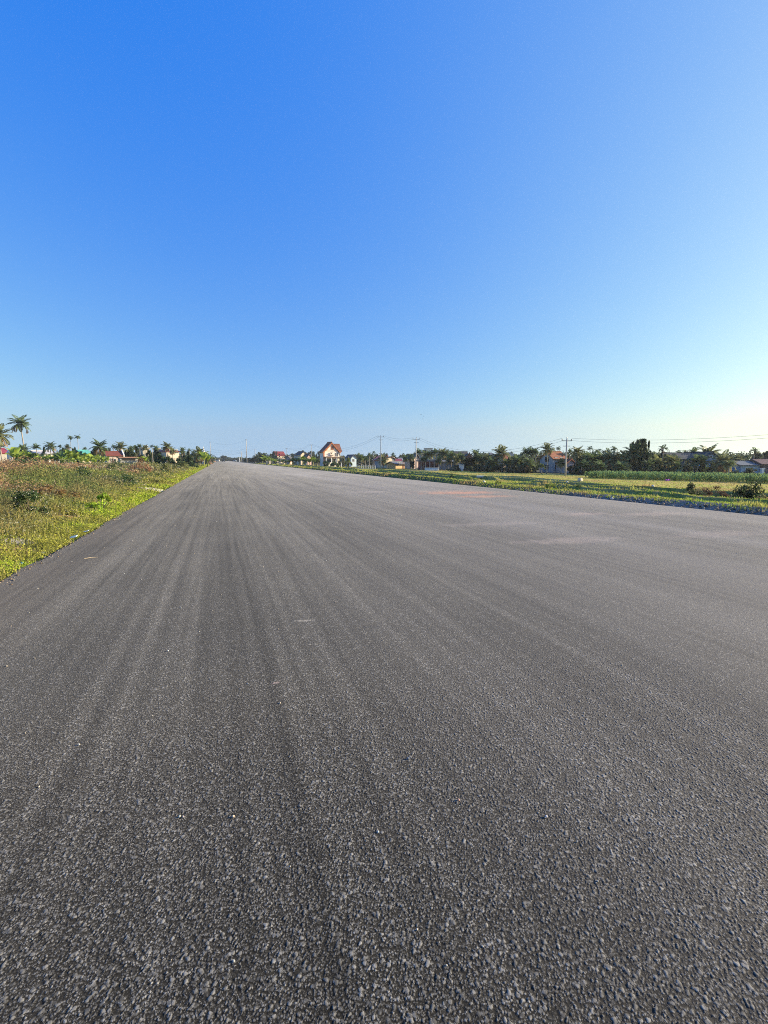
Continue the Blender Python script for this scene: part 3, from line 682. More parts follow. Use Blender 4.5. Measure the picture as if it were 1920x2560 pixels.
# ================================================================== maize
def fedge(px): return float(np.interp(px, [880, 1000, 1100, 1200, 1300, 1400, 1450, 1700, 1920], [158, 148, 128, 112, 101, 95, 88, 84, 80]))
N = 1500; u = rng.random(N); w = rng.integers(0, 9, N) * .95 + rng.normal(0, .08, N)
A0 = np.array([55.6, 58.6]); A1 = np.array([66.5, 30.0]); dv = (A1 - A0) / np.linalg.norm(A1 - A0); nv = np.array([-dv[1], dv[0]])
if nv[0] < 0: nv = -nv
p = A0 + dv * (u * 33)[:, None] + nv * w[:, None]; base = put(p[:, 0], p[:, 1]); Hh = rng.uniform(.8, 1.15, N)
fo = Foliage(); fo.blades(blades(base, Hh, .03, .05), vary((.2, .26, .09), N))
for k in range(8):
    a = rng.uniform(0, 6.28, N); dr = np.stack([np.cos(a), np.sin(a), 0 * a], 1); z0 = Hh * (.15 + .1 * k); L = rng.uniform(.35, .6, N)[:, None]
    s_ = np.stack([-np.sin(a), np.cos(a), 0 * a], 1) * .05; p0 = base + np.stack([0 * a, 0 * a, z0], 1)
    p1 = p0 + dr * L * .5 + [0, 0, .24]; p2 = p0 + dr * L + np.array([0, 0, 1.0]) * rng.uniform(-.15, .15, (N, 1))
    v = np.stack([p0 - s_ * .5, p0 + s_ * .5, p1 + s_, p1 - s_, p2], 1).reshape(-1, 3); kk = np.arange(N) * 5
    cc = vary((.22, .32, .1), N, .3)
    fo.v.append(v); fo.q.append(np.stack([kk, kk + 1, kk + 2, kk + 3], 1) + fo.n); fo.t.append(np.stack([kk + 3, kk + 2, kk + 4], 1) + fo.n); fo.cq.append(cc); fo.ct.append(cc); fo.n += len(v)
tag(link('maize_crop', fo.mesh('maize_crop'), M_GRASS), 'dense strip of head-high green maize in front of the palm trees on the right', 'maize', kind='stuff')

# ================================================================== buildings
def house(name, label, cat, px0, px1, eave, ridge, f, wc, rc, style='eave', depth=7.0, yaw=0.0, wins=(), door=None, over=.45, group=None, tiles=True, dark=False, wallmat=None, base=None, frame=M_WHITE):
    """wall tops at image row `eave`, roof ridge at row `ridge`; wins are (u, v, w, h) in metres from the front wall's left foot; depth runs away from the viewer"""
    mid = (px0 + px1) / 2; b = foot(mid, f)
    if base is not None: b[2] = pix(mid, base, f)[2]
    dl_ = math.atan((mid - 960) / K) if px0 < 560 else 0.0; Wd = (px1 - px0) * f / K * math.cos(dl_); yaw = yaw - dl_; He = pix(mid, eave, f)[2] - b[2]; Hr = pix(mid, ridge, f)[2] - b[2]
    t = thing(name, label, cat, b, -AZ + yaw, group)
    x0, x1 = -Wd / 2, Wd / 2; wm = wallmat or paint(wc, .85, .12, .7, .12); g = G()
    rm = rooftile(rc) if tiles else paint(rc, .6, .2, 1.2, .2, .4)
    z0 = -1.0; T = .16; o = over
    if style == 'eave':
        g.prism([(0, z0), (depth, z0), (depth, He), (depth / 2, Hr - .06), (0, He)], 'x', x0, x1)
        r = G(); k = (Hr - He) / (depth / 2)
        r.slab((x0 - o, -o, He - k * o), (x1 + o, -o, He - k * o), (x1 + o, depth / 2, Hr), (x0 - o, depth / 2, Hr), T)
        r.slab((x0 - o, depth / 2, Hr), (x1 + o, depth / 2, Hr), (x1 + o, depth + o, He - k * o), (x0 - o, depth + o, He - k * o), T)
        r.box(x0 - o, depth / 2 - .12, Hr - .02, x1 + o, depth / 2 + .12, Hr + .07)
    elif style == 'gable':
        g.prism([(x0, z0), (x1, z0), (x1, He), (0, Hr - .06), (x0, He)], 'y', 0, depth)
        r = G(); k = (Hr - He) / (Wd / 2)
        r.slab((x0 - o, -o, He - k * o), (0, -o, Hr), (0, depth + o, Hr), (x0 - o, depth + o, He - k * o), T)
        r.slab((0, -o, Hr), (x1 + o, -o, He - k * o), (x1 + o, depth + o, He - k * o), (0, depth + o, Hr), T)
        r.box(-.12, -o, Hr - .02, .12, depth + o, Hr + .07)
    elif style == 'hip':
        g.box(x0, 0, z0, x1, depth, He); r = G(); q = min(depth / 2, Wd / 2) * .98; a, b2 = x0 + q, x1 - q
        if b2 - a < .2: a, b2 = -.1, .1
        E0, E1, E2, E3 = (x0 - o, -o, He - .1), (x1 + o, -o, He - .1), (x1 + o, depth + o, He - .1), (x0 - o, depth + o, He - .1); R0, R1 = (a, depth / 2, Hr), (b2, depth / 2, Hr)
        low_ = [(p_[0], p_[1], p_[2] - T) for p_ in (E0, E1, E2, E3)]
        r.add([E0, E1, E2, E3, R0, R1] + low_, [(0, 1, 5, 4), (1, 2, 5), (2, 3, 4, 5), (3, 0, 4), (0, 6, 7, 1), (1, 7, 8, 2), (2, 8, 9, 3), (3, 9, 6, 0), (9, 8, 7, 6)])
    else:                                                              # flat slab roof
        g.box(x0, 0, z0, x1, depth, He); r = G().box(x0 - o, -o, He, x1 + o, depth + o, Hr)
    g.obj('wall', wm, t); r.obj('roof', rm, t)
    for (u, v_, w_, h_) in wins:
        fr = G()
        for bx in ((u - .08, v_ - .08, u + w_ + .08, v_), (u - .08, v_ + h_, u + w_ + .08, v_ + h_ + .08), (u - .08, v_, u, v_ + h_), (u + w_, v_, u + w_ + .08, v_ + h_), (u + w_ / 2 - .03, v_, u + w_ / 2 + .03, v_ + h_)):
            fr.box(x0 + bx[0], -.06, bx[1], x0 + bx[2], .02, bx[3])
        wo = fr.obj('window', frame, t); G().box(x0 + u, -.025, v_, x0 + u + w_, .01, v_ + h_).obj('pane', M_GLASS, wo)
    if door:
        u, w_, h_, dc = door
        dd = G().box(x0 + u, -.05, 0, x0 + u + w_, .02, h_).obj('door', paint(dc, .6), t)
        G().box(x0 + u + w_ - .14, -.1, h_ * .48, x0 + u + w_ - .06, -.05, h_ * .52).obj('handle', M_STEEL, dd)
    t['W'] = Wd; t['He'] = He; t['Hr'] = Hr; del t['W'], t['He'], t['Hr']
    return t, Wd, He, Hr
RED = (.42, .075, .05); ORANGE = (.5, .14, .06); DKRED = (.26, .05, .05); SLATE = (.075, .085, .1); GREYR = (.16, .16, .17); CREAM = (.62, .5, .36); GREYW = (.3, .31, .33); WHT = (.66, .64, .6); BROWNR = (.24, .13, .09); PINK = (.55, .36, .3); BLUEW = (.3, .4, .5)

# ---- the villa with the tall gable
f = 190; mpp = f / K; b = foot(829, f)
zz = lambda py: pix(829, py, f)[2] - b[2]
t = thing('villa', 'tall cream villa with steep orange-red gable standing alone near the road', 'house', b, -AZ + .55)
M_CREAM = paint((.82, .74, .64), .85, .1, .6, .1); M_ROOF = rooftile((.38, .13, .08)); M_BRICK = paint((.45, .17, .08), .8, .25, 3, .3)
He, Hr = zz(1127), zz(1105); w = 22.0 * mpp; D = 3.4
g = G().prism([(-w, -1.2), (w, -1.2), (w, He), (0, Hr - .35), (-w, He)], 'y', 0, D); g.box(w, 1.3, -1.2, w + .7, D, He); g.obj('wall', M_CREAM, t)
k = (Hr - He) / w; o = .6; r = G()
for s_ in (-1, 1): r.slab((s_ * (w + o), -.45, He - k * o), (0, -.45, Hr), (0, D + .5, Hr), (s_ * (w + o), D + .5, He - k * o), .25)
Hc = zz(1108.5); r.slab((0, .8, He - .3), (w + 1.7, .8, He - .3), (w + 1.3, 2.6, Hc), (0, 2.6, Hc), .22); r.slab((0, 2.6, Hc), (w + 1.3, 2.6, Hc), (w + 1.7, D + .6, He - .3), (0, D + .6, He - .3), .22)
ro = r.obj('roof', M_ROOF, t)
G().box(-.18, -.5, Hr - .03, .18, D + .5, Hr + .14).obj('ridge_cap', M_BRICK, ro)
fb = G()
for s_ in (-1, 1): fb.slab((s_ * (w + o), -.53, He - k * o - .27), (0, -.53, Hr - .27), (0, -.42, Hr - .27), (s_ * (w + o), -.42, He - k * o - .27), .26)
fb.obj('bargeboard', M_BRICK, t)
for s_ in (-1, 1):                                                     # stepped brick brackets under the verge
    for q in range(5):
        u = s_ * w * (.2 + .17 * q); z = Hr - .35 - k * abs(u)
        G().box(u - .24, -.3, z - .75, u + .24, -.02, z - .12).obj('bracket', M_BRICK, t)
M_RW = paint((.16, .06, .04), .5, .1)
def win(parent, u0, z0, u1, z1, y=-.08, mat=None, pane=None, leaves=2):
    fr = G(); wd = .1
    fr.box(u0 - wd, y, z0 - wd, u1 + wd, .03, z0); fr.box(u0 - wd, y, z1, u1 + wd, .03, z1 + wd); fr.box(u0 - wd, y, z0, u0, .03, z1); fr.box(u1, y, z0, u1 + wd, .03, z1)
    for q in range(1, leaves): u = u0 + (u1 - u0) * q / leaves; fr.box(u - .04, y, z0, u + .04, .03, z1)
    fo_ = fr.obj('window', mat or M_WHITE, parent); G().box(u0, y + .03, z0, u1, .02, z1).obj('pane', pane or M_GLASS, fo_); return fo_
ux = lambda px: (px - 827) * mpp
win(t, ux(826), zz(1124), ux(832), zz(1116.5), mat=M_BRICK, pane=M_RW)
win(t, ux(837), zz(1141), ux(844), zz(1132.5), mat=M_WHITE)
win(t, ux(848.2), zz(1139), ux(850.5), zz(1133), mat=M_WHITE, leaves=1)
G().box(-w, -.1, zz(1127.6), w, .0, zz(1126.6)).obj('string_course', paint((.5, .32, .18), .8), t)
G().box(-w - .05, -.06, -1, -w + .5, -.01, He).obj('corner_pilaster', M_BRICK, t)
vz = G().lathe([(.05, zz(1135.5)), (.22, zz(1134.5)), (.16, zz(1133.5)), (.5, zz(1131.8)), (.42, zz(1131.3))], 12, (ux(826), -.45)); vz.obj('wall_urn', M_WOOD, t)
G().box(ux(822.5), -.75, zz(1138.6), ux(832.5), .0, zz(1136.4)).obj('balcony_ledge', paint((.33, .3, .28), .8), t)
G().box(-w - .1, -2.6, zz(1143.6), w + .6, 0, zz(1141.6)).obj('canopy', paint((.3, .19, .14), .8), t)
for u in (-w + .3, -w / 3, w / 3, w - .3): G().tube([(u, -2.3, -1), (u, -2.3, zz(1143.8))], .17, 10).obj('column', M_WHITE, t)
win(t, -w + 1.5, zz(1155), -w + 3.4, zz(1148)); win(t, .8, zz(1155), 2.7, zz(1148))
G().tube([(0, .2, Hr - .05), (0, .2, Hr + .9)], .05, 6).obj('finial', M_STEEL, t)

H = house
# ---- right of the road, from the horizon towards the right
H('house', 'small cream house with bright red roof beyond the banana grove', 'house', 690, 714, 1138, 1128.5, 330, CREAM, (.4, .05, .06), 'eave', 7, .65, [(2, 1.5, 1.4, 1.6)])
H('shed', 'little grey shed with low pink gable just right of the red-roofed cream house', 'shed', 714, 725, 1145, 1139.5, 300, PINK, GREYR, 'gable', 8)
H('house', 'grey-roofed cream house half hidden by bananas left of the villa', 'house', 733, 753, 1137, 1129, 290, CREAM, SLATE, 'eave', 9, -.5, [(1.5, 3, 1.2, 1.3)])
H('house', 'cream gabled house touching the grey-roofed one left of the villa', 'house', 751, 768, 1136, 1128, 285, CREAM, SLATE, 'gable', 6, .7, [(2, 2.6, 1.2, 1.3)])
H('house', 'small salmon-pink gable showing between bananas and the villa', 'house', 768, 779, 1141, 1135, 270, PINK, BROWNR, 'gable', 5, .7)
H('house', 'pale blue-walled house with white gable behind the yellow-green bushes', 'house', 877, 892, 1143, 1136.5, 200, (.5, .6, .66), GREYR, 'gable', 5, .6, [(.6, 2.2, 1.0, 1.1)])
H('house', 'low house with faded red tin roof left of the first tall pole', 'house', 935, 954, 1149, 1138, 172, GREYW, (.42, .13, .12), 'eave', 8, -.5, tiles=False)
H('house', 'boxy cream house with brown roof edge behind the young palm', 'house', 962, 992, 1146, 1141.5, 170, CREAM, BROWNR, 'gable', 5, .75, [(3, 2.6, 1.2, 1.2)])
H('shop', 'ochre-fronted shop with sagging grey awning between the poles', 'shop', 984, 1020, 1158, 1153.5, 156, (.66, .44, .23), GREYR, 'eave', 4, .75, [(1, 1.0, 1.5, 1.1)], door=(3.2, 1.0, 2.0, (.2, .09, .04)), tiles=False, over=.8)
t_, Wd, He_, _ = H('garage', 'black open garage mouth beside the ochre shop front', 'garage', 971, 984, 1159, 1157, 157, (.3, .24, .2), GREYR, 'flat', 5, tiles=False, over=.15)
G().box(-Wd / 2 + .2, -.04, 0, Wd / 2 - .2, .02, He_ - .3).obj('door', M_DARK, t_)  # dark panel; the shade of the open mouth is put into its colour
H('house', 'dull red roof sliver showing behind the ochre shop', 'house', 991, 1003, 1152, 1146.5, 185, GREYW, DKRED, 'eave', 8, tiles=False)
H('house', 'grey sheet-metal roof behind the ochre shop', 'house', 1002, 1013, 1152, 1144.5, 190, GREYW, (.3, .32, .36), 'eave', 8, .2, tiles=False)
H('house', 'narrow house with pale pointed gable right behind the second tall pole', 'house', 1033, 1050, 1144, 1134.5, 150, (.6, .45, .38), GREYR, 'gable', 5, .6, [(3, 4.2, 1.0, 1.1)])
t_, Wd, He_, _ = H('shop', 'long dark-red open-fronted shop behind the palms', 'shop', 1050, 1098, 1154, 1150.5, 136, (.2, .05, .05), GREYR, 'flat', 7, tiles=False, over=.5)
for u in np.linspace(-Wd / 2 + .3, Wd / 2 - .3, 5): G().box(u - .12, -.9, -.5, u + .12, -.66, He_).obj('pillar', PALE if False else paint((.5, .42, .36), .8), t_)
G().box(-Wd / 2 + .4, -.04, .2, Wd / 2 - .4, .02, He_ - .7).obj('shopfront', paint((.1, .015, .02), .7, .3), t_)
H('apartment_house', 'three-storey greenish house rising behind palms, crowned by a square tank room', 'house', 1048, 1106, 1136, 1129, 165, (.36, .38, .33), (.3, .32, .28), 'flat', 10, tiles=False, wins=[(1.2, 5.2, 1.2, 1.3), (4.2, 5.2, 1.2, 1.3), (6.6, 5.2, 1.1, 1.3)])
H('tank_house', 'cream square tank room on top of the greenish house', 'tank room', 1062, 1081, 1121.5, 1119.8, 166, (.68, .6, .42), (.5, .46, .38), 'flat', 3, tiles=False, over=.2, base=1129)
bb = pix(1099, 1136, 163); t_ = thing('water_tank', 'white drum water tank on the roof edge of the greenish house', 'water tank', bb)
G().lathe([(.55, .5), (.62, .6), (.62, 1.5), (.5, 1.7), (.15, 1.75)], 16).obj('drum', M_WHITE, t_)
for a in (.8, 2.37, 3.94, 5.5): G().tube([(.5 * math.cos(a), .5 * math.sin(a), -.4), (.5 * math.cos(a), .5 * math.sin(a), .5)], .05, 6).obj('leg', M_STEEL, t_)
H('shed', 'blue-grey corrugated metal shed right of the dark-red shop', 'shed', 1096, 1137, 1154, 1150, 134, (.27, .29, .33), GREYR, 'eave', 7, -.1, tiles=False, wallmat=paint((.27, .29, .34), .6, .12, .5, .3))
H('house', 'long house with brown roof ridge seen over the palms', 'house', 1128, 1166, 1140, 1128, 150, (.34, .32, .28), (.17, .13, .1), 'eave', 10, -.15)
H('house', 'small red-brown gable at the right end of the long brown roof', 'house', 1166, 1180, 1141, 1131.5, 148, (.4, .15, .1), BROWNR, 'gable', 8, -.2)
H('kiosk', 'white box-shaped kiosk on the field edge under dark trees', 'kiosk', 1148.5, 1160.5, 1163, 1161.5, 122, WHT, (.6, .6, .58), 'flat', 2, tiles=False, over=.1, door=(.25, .7, .85, (.5, .52, .56)))
H('house', 'brown pyramid-shaped thatched roof left of the orange-roofed palm gap', 'house', 1224, 1247, 1141, 1130.5, 128, GREYW, (.13, .12, .11), 'hip', 8, tiles=False)
H('house', 'low house with orange tile roof peeping out right of the leaning palm', 'house', 1257, 1279, 1146, 1136, 124, (.4, .3, .22), ORANGE, 'eave', 6, .4)
H('house', 'dark mossy hip roof next to the peeping orange one', 'house', 1272, 1300, 1143, 1130, 130, (.2, .2, .2), (.07, .085, .08), 'hip', 9, tiles=False)
t_, Wd, He_, Hr_ = H('house', 'two-storey grey house with large orange hip roof behind the third tall pole', 'house', 1379, 1421, 1145, 1128, 106, (.45, .43, .42), (.6, .2, .08), 'eave', 4.4, .39, [(.5, .7, .8, 1.1), (2.0, 2.6, .7, .9), (.5, 2.6, .7, .9)], door=(2.2, .8, 1.7, (.16, .18, .2)), over=.35)
for v_ in (.7, 2.5): G().box(-Wd / 2 - .05, 1.5, v_, -Wd / 2 + .02, 2.7, v_ + 1.1).obj('window', M_GLASS, t_)
G().box(-Wd / 2 + .6, -.7, 2.3, -Wd / 2 + 2.6, -.02, 2.45).obj('window_canopy', M_DARK, t_)
H('annex', 'pink-walled side wing with pale gable right of the third tall pole', 'house', 1414, 1438, 1155, 1147, 103, (.6, .47, .42), ORANGE, 'gable', 4, .35, [(1.0, .8, .8, .9)])
H('shed', 'grey-walled hut between trunks right of the third tall pole', 'shed', 1466, 1488, 1171, 1167, 98, GREYW, (.05, .05, .055), 'eave', 5, tiles=False)
H('shed', 'low grey hut hidden under the dark palms in mid field edge', 'shed', 1296, 1342, 1172, 1165, 106, (.22, .23, .25), (.05, .05, .055), 'eave', 5, tiles=False)
H('pavilion', 'dark teal pointed roof behind the lone areca palm', 'pavilion', 1648, 1678, 1146, 1134, 97, (.12, .13, .14), (.05, .08, .085), 'hip', 7, tiles=False)
H('house', 'long dark slate roof behind palms at the right', 'house', 1688, 1772, 1146, 1131, 96, (.2, .17, .18), SLATE, 'eave', 9, -.1, [(2.2, 1.2, .9, 1.1)])
t_, Wd, He_, _ = H('house', 'slate-grey gable-fronted house joined to the long dark slate roof', 'house', 1752, 1803, 1149, 1129, 94, (.2, .235, .28), SLATE, 'gable', 9, -.1, [(1.2, .7, .9, 1.1)])
G().slab((-Wd / 2 - .6, -1.5, 1.5), (Wd / 2 + .2, -1.5, 1.7), (Wd / 2 + .2, -.05, 2.1), (-Wd / 2 - .6, -.05, 2.0), .08).obj('awning', paint((.35, .42, .48), .6), t_)
win(t_, -.8, He_ + .35, .1, He_ + .8)
H('house', 'sunlit cream end wall beside the lean-to at the far right', 'house', 1826, 1854, 1157, 1153, 92, (.66, .55, .42), GREYR, 'gable', 4, .3, tiles=False, over=.2)
H('house', 'low grey-roofed house with long pale blue wall at the far right', 'house', 1854, 1908, 1161, 1152, 89, (.3, .42, .52), (.12, .125, .14), 'eave', 6, 0, [(.9, .6, .8, .8)], tiles=False)
G_ = thing('gate_pillar', 'square white pillar at the right end of the pale blue wall', 'pillar', foot(1908, 86), -AZ); G().box(-.22, -.22, -.5, .22, .22, 1.25).box(-.3, -.3, 1.25, .3, .3, 1.37).obj('post', M_WHITE, G_)
H('house', 'dark red-trimmed house cut off by the right picture edge', 'house', 1911, 1946, 1158, 1147, 88, (.13, .1, .1), (.33, .17, .16), 'eave', 6, -.2)

# ---- left of the road
H('house', 'house with dark red metal roof at the far left edge', 'house', -14, 26, 1131, 1119.5, 132, (.35, .33, .3), (.3, .05, .06), 'eave', 8, .35, tiles=False)
H('house', 'white pointed gable with cream wall right of the thick palm trunk', 'house', 21, 33, 1130, 1122.5, 120, WHT, (.66, .63, .56), 'gable', 1.5, .15, tiles=False, over=.12)
H('house', 'long low whitewashed building beyond the short palms', 'building', 93, 138, 1133, 1126, 150, (.6, .57, .53), (.5, .47, .45), 'eave', 8, .3, [(2, 1, 1, 1.1), (5, 1, 1, 1.1)], tiles=False)
H('shed', 'cream shed under a turquoise-green tin roof behind the bananas', 'shed', 207, 229, 1133, 1124.5, 140, CREAM, (.12, .42, .33), 'eave', 7, .3, tiles=False)
t_, Wd, He_, Hr_ = H('house', 'low farmhouse with long orange-red tile roof and white gable end', 'house', 268, 306, 1138, 1127.5, 105, (.55, .45, .38), (.5, .13, .07), 'eave', 6, .1, [(.8, .9, .9, .9)], over=.25)
G().prism([(-.3, -1), (6.3, -1), (6.3, He_ + .1), (3, Hr_ + .45), (-.3, He_ + .1)], 'x', Wd / 2 + .26, Wd / 2 + .5).obj('gable_wall', M_WHITE, t_)
t_, Wd, He_, _ = H('hut', 'flat-roofed grey block hut with dark open slot under its eaves', 'hut', 300, 345, 1145, 1142, 84, (.36, .35, .32), (.3, .17, .13), 'flat', 4, .1, tiles=False, over=.2, wallmat=paint((.36, .35, .32), .9, .2, 2, .4))
G().box(-Wd / 2 + .35, -.05, He_ - .45, Wd / 2 - .4, .02, He_ - .08).obj('slot_shade', M_DARK, t_)  # solid dark slab, coloured as the shade inside the slot
H('house', 'beige house corner rising above the palms past the grey hut', 'house', 358, 374, 1123, 1119, 190, (.45, .4, .3), (.3, .27, .22), 'flat', 8, .2, tiles=False, wins=[(1, 6.6, .8, 1.1)])
H('house', 'square tan rooftop room between two palms left of the cream red-roofed house', 'house', 392, 401, 1123, 1120.5, 205, (.42, .36, .24), (.36, .31, .22), 'flat', 6, .2, tiles=False)
H('house', 'narrow white house in the shade left of the cream red-roofed house', 'house', 400, 414, 1129, 1124, 200, (.6, .6, .62), (.2, .21, .24), 'gable', 8, .2)
H('house', 'tall cream house with red hip roof above the green hedge on the left', 'house', 416, 450, 1128, 1119.5, 185, (.64, .52, .4), (.45, .09, .06), 'hip', 9, .35, [(3.3, 4.6, 1.1, 1.4), (1.2, 4.6, 1.0, 1.4)])

# ================================================================== poles and wires
def pole(px, top, f, label, arms=2, group='concrete power poles', tall=0, r0=.17, base=None):
    b = foot(px, f) if base is None else np.array([*pix(px, 1150, f)[:2], base]); Hh = pix(px, top, f)[2] - b[2]
    t = thing('power_pole', label, 'power pole', b, -AZ + .15, group)
    G().tube([(0, 0, -.8), (0, 0, Hh * .5), (0, 0, Hh)], [r0, r0 * .8, r0 * .6], 10).obj('pole', M_CONC, t, True)
    if arms:
        L = 1.0 if arms == 2 else .6
        G().box(-L, -.06, Hh - .42, L, .06, Hh - .3).obj('crossarm', M_STEEL, t)
        if arms == 2: G().box(-L * .7, -.05, Hh - 1.35, L * .7, .05, Hh - 1.25).obj('crossarm', M_STEEL, t)
        for u in (-L * .92, 0, L * .92) if arms == 2 else (-L * .9, L * .9):
            z = Hh - .3 if u else Hh
            G().lathe([(.03, z), (.09, z + .08), (.05, z + .14), (.1, z + .2), (.05, z + .3)], 8, (u, 0)).obj('insulator', M_STEEL, t)
    return (b, Hh)
PA = pole(2300, 1035, 46, 'power pole past the right picture edge that carries the nearest wires', base=-1.2) if False else None
P1 = pole(1415, 1097, 83, 'tall concrete pole with Y-shaped head beside the orange-roofed grey house')
P2 = pole(1040, 1095, 132, 'tall concrete pole in front of the palms by the dark-red shop')
P3 = pole(952, 1089.5, 150, 'tallest concrete pole with two crossarms left of the ochre shop')
P4 = pole(779, 1111, 232, 'concrete pole with short crossarm just left of the villa', arms=1)
P5 = pole(717, 1120, 300, 'thin concrete pole right of the red-roofed cream house', arms=1)
P6 = pole(680, 1124, 365, 'faint distant pole left of the red-roofed cream house', arms=0)
P7 = pole(617, 1098, 293, 'very tall pale pole on the right roadside near the horizon', arms=1, r0=.3, base=-.1)
P8 = pole(527, 1104, 301, 'thin grey pole at the end of the left verge, wires crossing the road', arms=1, r0=.2, base=-.05)
P9 = pole(638, 1122, 372, 'short thick dark pole above the far roadside trees', arms=0, r0=.3)
P10 = pole(604, 1128, 430, 'dark stub of a pole left of the very tall pale one', arms=0, r0=.35)
M_WIRE = paint((.14, .145, .15), .6, .05, 1, 0)
def wire(a, b, sag, label, r=.022, group='overhead wires'):
    a, b = np.array(a, float), np.array(b, float); P_ = []
    for i in range(25):
        t = i / 24; p = a * (1 - t) + b * t; p[2] -= sag * 4 * t * (1 - t); P_.append(p)
    o = G().tube(P_, r * .62, 5, False).obj('wire', M_WIRE); tag(o, label, 'wire', group)
def tip(P_, dz=0.0, du=0.0): return P_[0] + np.array([ca * du, -sa * du, P_[1] + dz])
PX = np.array([*pix(2300, 1150, 46)[:2], 5.6])
for a, b, s1, s2, nm, r in ((P1, None, 1.0, 1.1, 'from the Y-headed pole out past the right picture edge', .026), (P2, P1, 3.1, 3.3, 'sagging between the shop pole and the Y-headed pole', .03),
                            (P3, P2, .7, .9, 'between the two tall poles either side of the ochre shop', .03), (P4, P3, 3.4, 3.7, 'from the villa pole past the gable to the tallest pole', .035), (P5, P4, 1.6, 1.9, 'in the far span left of the villa', .035)):
    B = tip(b, .1, -.85) if b else PX + np.array([0, 0, .1]); wire(tip(a, .1, .85), B, s1, 'upper wire ' + nm, r)
    B = tip(b, -.3, -.55) if b else PX + np.array([0, 0, -.2]); wire(tip(a, -.3, .55), B, s2, 'lower wire ' + nm, r)
wire(tip(P8, -.3), tip(P7, -.6), 2.2, 'highest thin wire crossing the road near the horizon', .03)
for k, (z1, z2, nm) in enumerate(((-4.6, -6.0, 'second'), (-6.4, -7.6, 'third'), (-8.2, -8.4, 'lowest'))):
    wire(tip(P8, z1), tip(P7, z2), 1.6 - .4 * k, nm + ' of the four wires crossing the road near the horizon, counted from above', .04)
wire(tip(P7, -6), tip(P9, -.3), .6, 'slack wire from the very tall pale pole to the dark pole', .03)

